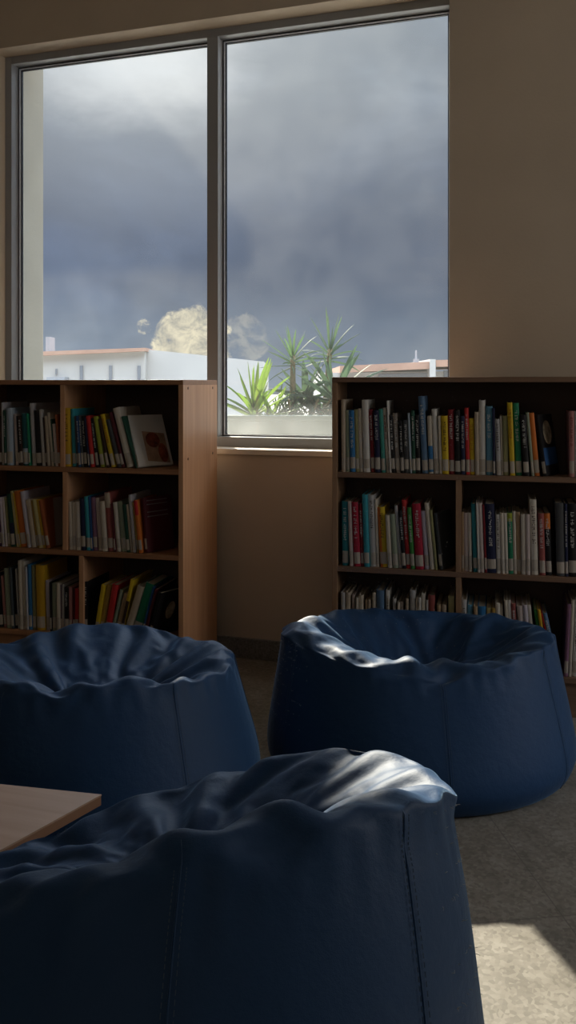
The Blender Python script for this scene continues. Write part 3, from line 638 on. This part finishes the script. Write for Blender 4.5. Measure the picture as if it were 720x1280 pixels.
    for r in range(NR - 1):
        for j in range(NT):
            q = (j + 1) % NT
            faces.append((r * NT + j, r * NT + q, (r + 1) * NT + q, (r + 1) * NT + j))
    ct = len(verts); verts.append(tuple(X[-1].mean(0))); cb = len(verts); verts.append((0, 0, 0.0))
    for j in range(NT):
        q = (j + 1) % NT
        faces.append(((NR - 1) * NT + j, (NR - 1) * NT + q, ct)); faces.append((q, j, cb))
    m = MB(); m.v = verts; m.f = faces
    o = m.build('bean_bag', M_NAVY, smooth=True)
    ss = o.modifiers.new('subsurf', 'SUBSURF'); ss.levels = 2; ss.render_levels = 2
    o.location = c2w(xc, zc, 0.001); o.rotation_euler = (0, 0, YAW)
    tag(o, label, 'bean bag', 'navy bean bags in the reading corner')
    nr2 = np.cross(np.roll(X, -1, 1) - np.roll(X, 1, 1), np.gradient(X, axis=0)); nr2 /= np.linalg.norm(nr2, axis=-1, keepdims=True) + 1e-9
    for deg in seams:                                    # stitched seams: a lapped ridge with two rows of thread
        j = int(round(deg / 360 * NT)) % NT
        path = [Vector(X[r, j] - nr2[r, j] * .0002) for r in range(2, 25)]
        s = MB(); s.tube(path, [.0013 * min(1, .15 + (len(path) - 1 - k) / 6) for k in range(len(path))], 6); so = s.build('seam', M_SEAM, o, smooth=True)
        st = MB()
        for off in (-.006, .006):
            side = [(X[r, (j + 1) % NT] - X[r, (j - 1) % NT]) for r in range(NR)]
            for r in range(3, 21):
                sd = side[r] / (np.linalg.norm(side[r]) + 1e-9)
                p = X[r, j] + sd * off + nr2[r, j] * .0016; q = X[r + 1, j] + sd * off + nr2[r + 1, j] * .0016
                for k in range(4):
                    st.tube([Vector(p * (1 - k / 4) + q * k / 4), Vector(p * (1 - (k + .6) / 4) + q * (k + .6) / 4)], .0006, 4)
        st.build('stitching', M_THREAD, so)
    if fuzz:
        rf = random.Random(seed); fz = MB()
        for _ in range(fuzz[4]):
            j = int(rf.uniform(fuzz[0], fuzz[1]) / 360 * NT) % NT; r = rf.randint(fuzz[2], fuzz[3])
            f_ = rf.random(); p = X[r, j] * (1 - f_) + X[r, (j + 1) % NT] * f_; nn = Vector(nr2[r, j])
            d_ = (nn * .8 + Vector((rf.uniform(-1, 1), rf.uniform(-1, 1), rf.uniform(-1, 1))) * .7).normalized()
            q = Vector(p) + d_ * rf.uniform(.001, .0035); w_ = q + (d_ + Vector((rf.uniform(-1, 1), rf.uniform(-1, 1), rf.uniform(-1, .6)))).normalized() * rf.uniform(.001, .003)
            fz.tube([Vector(p) - nn * .001, q, w_], [.00035, .0003, .0002], 4)
        fo = fz.build('fuzz', M_FUZZ, o); fo['kind'] = 'stuff'; fo['label'] = 'frayed pale fibres along the rim'
    return o
M_FUZZ = pmat('fabric_lint', (.45, .47, .48), .8, .2)
M_THREAD = pmat('thread', (.07, .11, .17), .6)

# theta 0 = right, 90 = away from the camera, 180 = left, 270 = towards the camera
def gathers(seed, n, lo, hi, amp):
    r = random.Random(seed); out = []
    for k in range(n):
        out.append((lo + (hi - lo) * (k + r.uniform(.2, .8)) / n, amp * r.uniform(.4, 1.2) * (1 if r.random() < .75 else -.8), r.uniform(.05, .13), r.uniform(-.14, .14), r.uniform(4.0, 4.7), r.uniform(6.8, 8.6)))
    return out
bean_bag('navy bean bag in front of the right bookcase, sunlit on its left rim', .384, 2.58, .445, .38, (0.0, .02, .385, .31),
         [(0, .368), (20, .360), (55, .345), (90, .352), (117, .360), (150, .362), (180, .374), (200, .380), (225, .362), (250, .345), (272, .322), (290, .345), (320, .368), (345, .374)],
         (.02, .07, .20), 3, [20, 85, 145, 205, 273, 325], exc=.06, fold=.009, zbulge=.085, waist=.5, hem=.93,
         lip_pts=[(0, .98), (20, 1.0), (55, 1.06), (90, .99), (117, 1.02), (150, .97), (195, 1.04), (225, .97), (270, .93), (310, .96), (345, 1.0)],
         ridges=[(.20, .20, .04, -.18, .035, .06), (-.30, -.03, -.05, -.17, .035, .09)], creases=gathers(4, 13, 0, 360, .016), fuzz=(165, 215, 10, 20, 200))
bean_bag('navy bean bag behind the table, in front of the left bookcase', -.50, 2.25, .43, .42, (-.01, .03, .36, .35),
         [(0, .385), (25, .372), (55, .36), (80, .376), (105, .378), (135, .364), (180, .39), (225, .425), (255, .432), (270, .42), (280, .428), (300, .425), (325, .40)],
         (.03, -.06, .27), 11, [10, 70, 130, 190, 250, 311], exc=.075, fold=.010, zbulge=.13, waist=.48, hem=.88, creases=gathers(8, 15, 0, 360, .026))
bean_bag('large navy bean bag nearest the camera, beside the table', -.184, 1.05, .425, .40, (.02, .06, .36, .26),
         [(0, .592), (30, .575), (48, .558), (60, .535), (72, .505), (90, .472), (135, .410), (180, .465), (210, .52), (240, .575), (270, .628), (300, .652), (330, .636)],
         (.02, .10, .45), 23, [60, 120, 180, 230, 281, 322], exc=.055, fold=.010, zbulge=.20, creases=gathers(16, 15, 0, 360, .020), fuzz=(-32, 40, 8, 20, 260))

# ------------------------------------------------------------------ low table
tz = .35
def on_t(px, py): 
    zc = (H - tz) * F / (py - HY); v = c2w((px - CX) / F * zc, zc, tz); return v
tc_ = on_t(127, 993); tf = on_t(0, 980); tn = on_t(0, 1063)
e1 = (tf - tc_).normalized(); e2 = (tn - tc_).normalized()
L1, L2 = 0.95, 0.62
q0, q1 = tc_, tc_ + e1 * L1; q3 = tc_ + e2 * L2
e1b = (e1 - 2 * e2 * e1.dot(e2)); q2 = q3 + e1 * (L1 - 0.42)
poly = [Vector((p.x, p.y)) for p in (q0, q1, q2, q3)]
cen = sum(poly, Vector((0, 0))) / 4
table = thing('low_table', 'low wooden table with an angled corner between the bean bags', 'table', (cen.x, cen.y, 0), 0)
loc = [p - cen for p in poly]
def area(ps): return sum(ps[i].x * ps[(i + 1) % len(ps)].y - ps[(i + 1) % len(ps)].x * ps[i].y for i in range(len(ps)))
if area(loc) < 0: loc.reverse()
MB().prism(loc, tz - .003, tz).build('table_top', M_TABLE, table)
MB().prism([p * .999 for p in loc], tz - .020, tz - .003).build('edge_band', M_TEDGE, table, bevel=.001)
MB().prism([p * .80 for p in loc], tz - .065, tz - .020).build('apron', M_TEDGE, table)
for p in loc:
    b = MB(); b.tube([(p.x * .82, p.y * .82, 0.0), (p.x * .78, p.y * .78, tz - .02)], [.014, .018], 12); b.build('leg', M_METAL, table, smooth=True)

# ------------------------------------------------------------------ outside
M_GROUND = pmat('courtyard_ground', (.30, .275, .235), .9, .1, var=.2, vscale=2)
M_WHITE = pmat('white_render', (.42, .40, .375), .85, .1, var=.05, vscale=.6)
M_TERRA = pmat('terracotta_coping', (.36, .215, .155), .8, .1, var=.12, vscale=3)
M_SLIT = pmat('dark_slit_window', (.16, .17, .19), .4, .4)
M_GREYB = pmat('grey_block', (.27, .28, .30), .8, .1)
M_PLANT = pmat('planter_concrete', (.10, .115, .095), .85, .1, var=.12, vscale=6)
M_SOIL = pmat('planter_soil', (.05, .035, .02), .95, .05)
M_TRUNK = pmat('plant_stem', (.16, .13, .07), .8, .1, var=.2, vscale=60)
struct(MB().box(-60, 40, W + WT, 90, -.25, -.05).build('ground', M_GROUND), 'pale courtyard ground outside the window', 'ground')

def facing_box(name, m, px0, px1, py0, py1, zc, depth, parent, zb=None, rot=0.0):
    """A block whose front face spans pixels px0..px1, py0..py1 at distance zc, facing the camera's axis."""
    p = parent.location
    z1 = H - (py0 - HY) / F * zc; z0 = (H - (py1 - HY) / F * zc) if zb is None else zb
    x0 = (px0 - CX) / F * zc; x1 = (px1 - CX) / F * zc
    return MB().box(x0 - parent['cx'], x1 - parent['cx'], zc - parent['cz'], zc - parent['cz'] + depth, z0, z1).build(name, m, parent)
def site(name, label, cat, px, zc):
    xc = (px - CX) / F * zc
    t = thing(name, label, cat, c2w(xc, zc, 0), YAW); t['cx'] = xc; t['cz'] = zc
    return t
ZB = 26.0
bL = site('building', 'white flat-roofed building with terracotta coping and slit windows', 'building', 120, ZB)
# body with a slightly sloping roofline
def slab(parent, name, m, pts, zc, depth):
    vs = []
    for dz in (0, depth):
        for (px, py) in pts: vs.append(((px - CX) / F * zc - parent['cx'], zc - parent['cz'] + dz, H - (py - HY) / F * zc))
    n = len(pts)
    fs = [tuple(range(n)), tuple(reversed(range(n, 2 * n)))] + [(i, n + i, n + (i + 1) % n, (i + 1) % n) for i in range(n)]
    return MB().add(vs, fs).build(name, m, parent)
slab(bL, 'wall', M_WHITE, [(20, 528), (181, 528), (181, 438), (20, 445.5)], ZB, 6)
slab(bL, 'wall', M_WHITE, [(181.2, 528), (330, 528), (330, 452), (181.2, 436.5)], ZB + .3, 6)
slab(bL, 'coping', M_TERRA, [(18, 446), (182, 438.8), (182, 434.6), (18, 440.6)], ZB - .25, 6.6)
for px in (101.5, 138, 173.5):
    slab(bL, 'slit_window', M_SLIT, [(px - 1.9, 476), (px + 1.9, 476), (px + 1.9, 457), (px - 1.9, 457)], ZB - .06, .1)
slab(bL, 'slit_window', M_SLIT, [(69, 468), (71, 468), (71, 461), (69, 461)], ZB - .06, .1)
slab(bL, 'ledge', M_GREYB, [(58, 475.5), (81, 475.5), (81, 471.5), (58, 471.5)], ZB - .5, .5)
slab(bL, 'chimney', M_GREYB, [(57, 445), (62, 445), (62, 421), (57, 421)], ZB + .8, .6)

ZR = 30.0
bR = site('building', 'low building with a wide terracotta roof edge behind the plants', 'building', 500, ZR)
slab(bR, 'wall', M_WHITE, [(400, 535), (660, 535), (660, 463), (400, 466)], ZR, 7)
slab(bR, 'roof_edge', M_TERRA, [(425, 466), (537, 461), (537, 452), (425, 457.5)], ZR - .5, 8)
slab(bR, 'roof_edge', M_TERRA, [(545, 458.5), (660, 456), (660, 447), (545, 450)], ZR - .5, 8)
slab(bR, 'pier', M_WHITE, [(537.4, 480), (544.6, 480), (544.6, 449), (537.4, 449)], ZR - .6, 8)
slab(bR, 'window', M_SLIT, [(472, 473), (534, 471), (534, 466), (474, 467.5)], ZR - .08, .1)
slab(bR, 'window', M_SLIT, [(555, 473), (572, 473), (572, 463), (555, 463)], ZR - .08, .1)
pole = site('antenna_pole', 'thin grey pole standing on the terracotta roof edge', 'pole', 520, ZR + .6)
pm = MB(); hb = H + (480 - 458) / F * ZR; ht = H + (480 - 437) / F * ZR
hb = H + 27.2 / F * (ZR - .5) + .02; pm.tube([(0, 0, hb + .10), (0, 0, ht)], [.04, .03], 8); pm.build('mast', M_GREYB, pole)
b = MB(); b.tube([(0, 0, hb), (0, 0, hb + .12)], .10, 10); b.build('base', M_GREYB, pole)

cr = MB(); cr.box(-4.9, -3.27, W + WT, 6.45, 3.85, 4.0)  # unseen slab added above the facade to keep sun off table and bags
struct(cr.build('shade_slab', M_OUTW), 'unseen slab added outside to shade the table and bean bags', 'shade_slab')
# planter under the window line, and its plants
ZP = 4.75
pl = site('planter', 'pale concrete planter box outside the right-hand pane', 'planter', 350, ZP)
x0, x1 = -0.50, 0.62
zt_ = .90
pb = MB(); pb.box(x0, x1, 0, .06, -.05, zt_); pb.box(x0, x1, .74, .80, -.05, zt_); pb.box(x0, x0 + .06, .06, .74, -.05, zt_); pb.box(x1 - .06, x1, .06, .74, -.05, zt_)
pb.build('wall', M_PLANT, pl); MB().box(x0 - .02, x1 + .02, -.02, .065, zt_, zt_ + .03).build('rim', M_PLANT, pl, bevel=.004)
MB().box(x0 + .06, x1 - .06, .06, .74, -.05, zt_ - .05).build('soil', M_SOIL, pl)
def leaf_mat(name, a, bcol):
    m = bpy.data.materials.new(name); m.use_nodes = True
    nt = m.node_tree; b = nt.nodes['Principled BSDF']; L = nt.links.new
    b.inputs['Base Color'].default_value = (*a, 1); b.inputs['Roughness'].default_value = .6; b.inputs['Specular IOR Level'].default_value = .2
    tl = nt.nodes.new('ShaderNodeBsdfTranslucent'); tl.inputs['Color'].default_value = (*bcol, 1)
    mx = nt.nodes.new('ShaderNodeMixShader'); mx.inputs['Fac'].default_value = .45
    L(b.outputs[0], mx.inputs[1]); L(tl.outputs[0], mx.inputs[2]); L(mx.outputs[0], nt.nodes['Material Output'].inputs['Surface'])
    return m
M_LEAF1 = leaf_mat('leaf_yellow_green', (.07, .115, .02), (.16, .25, .035)); M_LEAF2 = leaf_mat('leaf_green', (.035, .065, .028), (.07, .13, .045)); M_LEAF3 = leaf_mat('leaf_grey_green', (.035, .06, .035), (.06, .10, .05))
def leaf(mb, base, direc, length, width, droop, rng, n=7):
    d = Vector(direc).normalized(); side = d.cross(Vector((0, 0, 1)))
    if side.length < .1: side = Vector((1, 0, 0))
    side.normalize(); tw = rng.uniform(-.9, .9); p = Vector(base); vs = []; cur = d.copy()
    for k in range(n + 1):
        u = k / n; wv = width * (0.55 + .9 * u) * (1 - u) ** .75 * 1.15 if u < 1 else 0.0
        s2 = side * math.cos(tw) + cur.cross(side).normalized() * math.sin(tw)
        crease = cur.cross(s2).normalized() * wv * .25
        vs += [p - s2 * wv * .5 + crease, p.copy(), p + s2 * wv * .5 + crease]
        cur = (cur + Vector((0, 0, -1)) * droop / n * (0.4 + 1.6 * u)).normalized(); p = p + cur * (length / n)
    fs = []
    for k in range(n):
        a = k * 3; fs += [(a, a + 1, a + 4, a + 3), (a + 1, a + 2, a + 5, a + 4)]
    mb.add(vs, fs)
def spiky(label, px, pz_foot, heads, zc, m, seed, name='yucca_plant'):
    rng = random.Random(seed)
    t = site(name, label, 'plant', px, zc)
    for (hx, hy, nl, L, wd, up) in heads:
        hxm = (hx - CX) / F * zc - t['cx']; hz = H - (hy - HY) / F * zc
        dy = rng.uniform(-.05, .05)
        s = MB(); k = 6
        s.tube([(hxm * (q / k) ** 1.3, dy * q / k, pz_foot + (hz - pz_foot) * q / k) for q in range(k + 1)], [.022 - .008 * q / k for q in range(k + 1)], 8)
        s.build('stem', M_TRUNK, t, smooth=True)
        lf = MB()
        for i in range(nl):
            az = i * 2.39996 + rng.uniform(-.2, .2); el = up[0] + (up[1] - up[0]) * (i / nl) + rng.uniform(-.12, .12)
            lf.v and None
            leaf(lf, (hxm, dy, hz - .07 * (1 - i / nl)), (math.cos(az) * math.cos(el), math.sin(az) * math.cos(el), math.sin(el)), L * rng.uniform(.75, 1.1), wd, rng.uniform(.15, .6), rng)
        lf.build('foliage', m, t, smooth=True)
    return t
zf = zt_ - .055
spiky('bright yellow-green broad-leaved yucca at the left of the planter', 322, zf, [(318, 508, 22, .30, .040, (.3, 1.4)), (342, 516, 14, .24, .036, (.1, 1.2))], ZP + .25, M_LEAF1, 4)
spiky('tall dark green spiky dracaena in the middle of the planter', 366, zf, [(366, 444, 24, .215, .019, (-.25, 1.45))], ZP + .38, M_LEAF2, 9, 'dracaena_plant')
spiky('tallest spiky dracaena at the right of the planter', 406, zf, [(413, 436, 22, .25, .021, (-.15, 1.45))], ZP + .5, M_LEAF3, 15, 'dracaena_plant')
spiky('broad grey-green drooping plant beside the right bookcase top', 412, zf, [(418, 490, 22, .36, .045, (.25, 1.2)), (380, 490, 20, .26, .05, (-.2, 1.2))], ZP + .36, M_LEAF3, 21)
rb = random.Random(5)
bt = site('leafy_shrub', 'low feathery shrub filling the planter between the tall stems', 'plant', 370, ZP + .30)
bm_ = MB()
for i in range(420):
    a = rb.uniform(0, 6.283); rr = rb.random() ** .5
    base = (rr * .24 * math.cos(a), rr * .10 * math.sin(a), zf + rb.uniform(.02, .24) * (1.15 - rr))
    leaf(bm_, base, (rb.uniform(-1, 1), rb.uniform(-1, 1), rb.uniform(.1, 1.2)), rb.uniform(.05, .11), .014, .3, rb, 3)
bm_.build('foliage', M_LEAF3, bt); s = MB()
for i in range(7):
    a = i * .9; s.tube([(0.1 * math.cos(a), .05 * math.sin(a), zf - .001), (.2 * math.cos(a), .08 * math.sin(a), zf + .17)], .006, 6)
s.build('stem', M_TRUNK, bt)

# dust hanging in the sunbeam
SUN = Vector((.652, -1.0, -.755)).normalized()
rd = random.Random(12); dm = MB(); cnt = 0
while cnt < 650:
    zc = rd.uniform(1.9, 3.0); px = rd.triangular(400, 590, 440); py = rd.uniform(490, 960)
    p = at(px, py, zc); k = (W - p.y) / 1.0
    q = p - Vector((.652, -1, -.755)) * (k)
    if p.z < .45 or not (WO0 + .1 < q.x < WO1 - .1 and WZ0 + .02 < q.z < WZ1): continue
    r = rd.uniform(.0003, .0008)
    dm.add([p + Vector(v) * r for v in ((1, 0, 0), (-1, 0, 0), (0, 1, 0), (0, -1, 0), (0, 0, 1), (0, 0, -1))],
           [(0, 2, 4), (2, 1, 4), (1, 3, 4), (3, 0, 4), (2, 0, 5), (1, 2, 5), (3, 1, 5), (0, 3, 5)]); cnt += 1
dust = dm.build('floating_dust', pmat('dust_lint', (.5, .48, .45), .9, .1)); tag(dust, 'fine bright dust drifting in the sunbeam by the right bookcase', 'dust', kind='stuff')

# ------------------------------------------------------------------ light and sky
sun = bpy.data.lights.new('sun', 'SUN'); sun.energy = 14.0; sun.angle = math.radians(0.9); sun.color = (1.0, .90, .74)
so = bpy.data.objects.new('sun', sun); COL.objects.link(so); so.rotation_euler = (-SUN).to_track_quat('Z', 'Y').to_euler(); so.location = (-4, 8, 6)
def area_light(name, loc, direction, sx, sy, power, color):
    l = bpy.data.lights.new(name, 'AREA'); l.shape = 'RECTANGLE'; l.size = sx; l.size_y = sy; l.energy = power; l.color = color
    o = bpy.data.objects.new(name, l); COL.objects.link(o); o.location = loc; o.rotation_euler = (-Vector(direction)).to_track_quat('Z', 'Y').to_euler(); return o
area_light('side_window_daylight', (XR + .14, (RW0 + RW1) / 2, (RZ0 + RZ1) / 2), (-1, 0, -.05), 1.3, 1.4, 20, (.97, .93, .88))
area_light('rear_fill', (.2, YB + .05, 1.75), (0, 1, -.05), 2.4, 1.4, 3.0, (.98, .95, .90))  # fill lamp added behind the camera; the rear wall has no window

wd = bpy.data.worlds.new('stormy_sky'); SC.world = wd; wd.use_nodes = True
nt = wd.node_tree; nt.nodes.clear(); L = nt.links.new
def N(t, **k):
    n = nt.nodes.new(t)
    for a, b in k.items(): setattr(n, a, b)
    return n
def math_(op, a, b=None, c=None, clamp=False):
    n = N('ShaderNodeMath', operation=op); n.use_clamp = clamp
    for i, v in enumerate((a, b, c)):
        if v is None: continue
        if isinstance(v, (int, float)): n.inputs[i].default_value = v
        else: L(v, n.inputs[i])
    return n.outputs[0]
tcw = N('ShaderNodeTexCoord'); nv = N('ShaderNodeVectorMath', operation='NORMALIZE'); L(tcw.outputs['Generated'], nv.inputs[0]); D = nv.outputs[0]
def dotd(v):
    n = N('ShaderNodeVectorMath', operation='DOT_PRODUCT'); L(D, n.inputs[0]); n.inputs[1].default_value = tuple(Vector(v).normalized()); return n.outputs['Value']
def dirpx(px, py): return c2w((px - CX) / F, 1.0, -(py - HY) / F)
def maprange(v, a, b, c, d, smooth=True):
    n = N('ShaderNodeMapRange'); n.interpolation_type = 'SMOOTHSTEP' if smooth else 'LINEAR'
    L(v, n.inputs['Value']); n.inputs['From Min'].default_value = a; n.inputs['From Max'].default_value = b; n.inputs['To Min'].default_value = c; n.inputs['To Max'].default_value = d; return n.outputs[0]
def wnoise(scale, detail, rough=.55, stretch=(1, 1, 2.2), off=(0, 0, 0), dist=0.0):
    mp = N('ShaderNodeMapping'); mp.inputs['Scale'].default_value = stretch; mp.inputs['Location'].default_value = off; L(D, mp.inputs['Vector'])
    n = N('ShaderNodeTexNoise'); n.inputs['Scale'].default_value = scale; n.inputs['Detail'].default_value = detail; n.inputs['Roughness'].default_value = rough; n.inputs['Distortion'].default_value = dist
    L(mp.outputs[0], n.inputs['Vector']); return n.outputs['Fac']
sp = N('ShaderNodeSeparateXYZ'); L(D, sp.inputs[0]); EZ = sp.outputs['Z']
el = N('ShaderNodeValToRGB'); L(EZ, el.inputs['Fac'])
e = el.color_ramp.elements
e[0].position = 0.0; e[0].color = (.23, .28, .36, 1); e[1].position = 1.0; e[1].color = (5.0, 5.8, 7.0, 1)  # unseen overhead sky brightened to add light on the bag tops
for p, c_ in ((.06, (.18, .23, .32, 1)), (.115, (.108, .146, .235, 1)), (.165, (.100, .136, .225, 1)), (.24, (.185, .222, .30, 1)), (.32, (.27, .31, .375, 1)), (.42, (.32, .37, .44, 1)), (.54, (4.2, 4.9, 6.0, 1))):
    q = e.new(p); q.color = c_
n1 = wnoise(2.6, 7, .58, (1, 1, 2.4), (.3, .1, .7), .3)
cl = maprange(n1, .36, .68, .82, 1.30)
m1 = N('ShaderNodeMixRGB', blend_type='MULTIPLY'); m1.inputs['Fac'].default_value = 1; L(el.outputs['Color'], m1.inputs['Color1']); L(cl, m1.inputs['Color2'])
# bright break in the cloud round the hidden sun
ds = dotd(dirpx(160, -25))
n2 = wnoise(5.5, 6, .6, (1, 1, 2.0), (1.3, .4, .2), .2)
dsn = math_('ADD', ds, math_('MULTIPLY', math_('SUBTRACT', n2, .5), .016))
g1 = maprange(dsn, .985, .998, 0, 1)
g0 = math_('MULTIPLY', maprange(ds, .93, 1.0, 0, 1), .15)
glow = math_('ADD', math_('MULTIPLY', g1, .45), g0)
mg = N('ShaderNodeMixRGB', blend_type='ADD'); mg.inputs['Fac'].default_value = 1
gc = N('ShaderNodeMixRGB', blend_type='MULTIPLY'); gc.inputs['Fac'].default_value = 1; gc.inputs['Color1'].default_value = (1.0, .97, .92, 1); L(glow, gc.inputs['Color2'])
L(m1.outputs[0], mg.inputs['Color1']); L(gc.outputs[0], mg.inputs['Color2'])
# low cumulus
def blob(px, py, size, col_in, amt=1.0, thr=.5, sc=26, off=(0, 0, 0)):
    d = dotd(dirpx(px, py)); c0 = math.cos(size)
    m = maprange(d, c0, 1 - (1 - c0) * .25, 0, 1)
    nn = wnoise(sc, 9, .66, (1, 1, 1.25), off, .4)
    a = math_('MULTIPLY', maprange(math_('ADD', nn, math_('MULTIPLY', math_('SUBTRACT', m, .5), .62)), thr, thr + .20, 0, 1), amt, None, True)
    shade = N('ShaderNodeMixRGB'); L(maprange(nn, .4, .65, 0, 1), shade.inputs['Fac']); shade.inputs['Color1'].default_value = (.50, .46, .38, 1); shade.inputs['Color2'].default_value = (.95, .84, .62, 1)
    x = N('ShaderNodeMixRGB'); L(a, x.inputs['Fac']); L(col_in, x.inputs['Color1']); L(shade.outputs[0], x.inputs['Color2']); return x.outputs[0]
colr = blob(240, 430, .062, mg.outputs[0], .92, .60, 34)
colr = blob(308, 422, .040, colr, .22, .66, 40, (3, 1, 0))
colr = blob(180, 408, .014, colr, .5, .74, 120, (0, 2, 4))
gr = N('ShaderNodeMixRGB'); L(maprange(EZ, -.02, 0.0, 0, 1), gr.inputs['Fac']); gr.inputs['Color1'].default_value = (.2, .19, .17, 1); L(colr, gr.inputs['Color2'])
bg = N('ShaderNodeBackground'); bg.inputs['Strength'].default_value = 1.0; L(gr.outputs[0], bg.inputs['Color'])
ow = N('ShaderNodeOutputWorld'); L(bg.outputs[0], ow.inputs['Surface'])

# ------------------------------------------------------------------ camera
cam = bpy.data.cameras.new('camera'); cam.sensor_fit = 'VERTICAL'; cam.sensor_height = 36; cam.sensor_width = 36
cam.lens = F / 1280 * 36; cam.shift_y = -160 / 1280; cam.clip_start = .02; cam.clip_end = 300
co_ = bpy.data.objects.new('camera', cam); COL.objects.link(co_); co_.location = (0, 0, H); co_.rotation_euler = (math.pi / 2, 0, YAW)
SC.camera = co_
vs = SC.view_settings; vs.view_transform = 'Standard'; vs.look = 'None'; vs.gamma = 1; vs.exposure = 0.0; vs.use_curve_mapping = False
SC.cycles.use_denoising = True
SC.cycles.max_bounces = 10; SC.cycles.diffuse_bounces = 6; SC.cycles.transparent_max_bounces = 16
SC.cycles.sample_clamp_indirect = 4.0
dup = [k for k, v in LABELS.items() if v > 1]
if dup: print('DUP LABELS', dup)
long_ = [k for k in LABELS if len(k.split()) > 16]
if long_: print('LONG', long_)
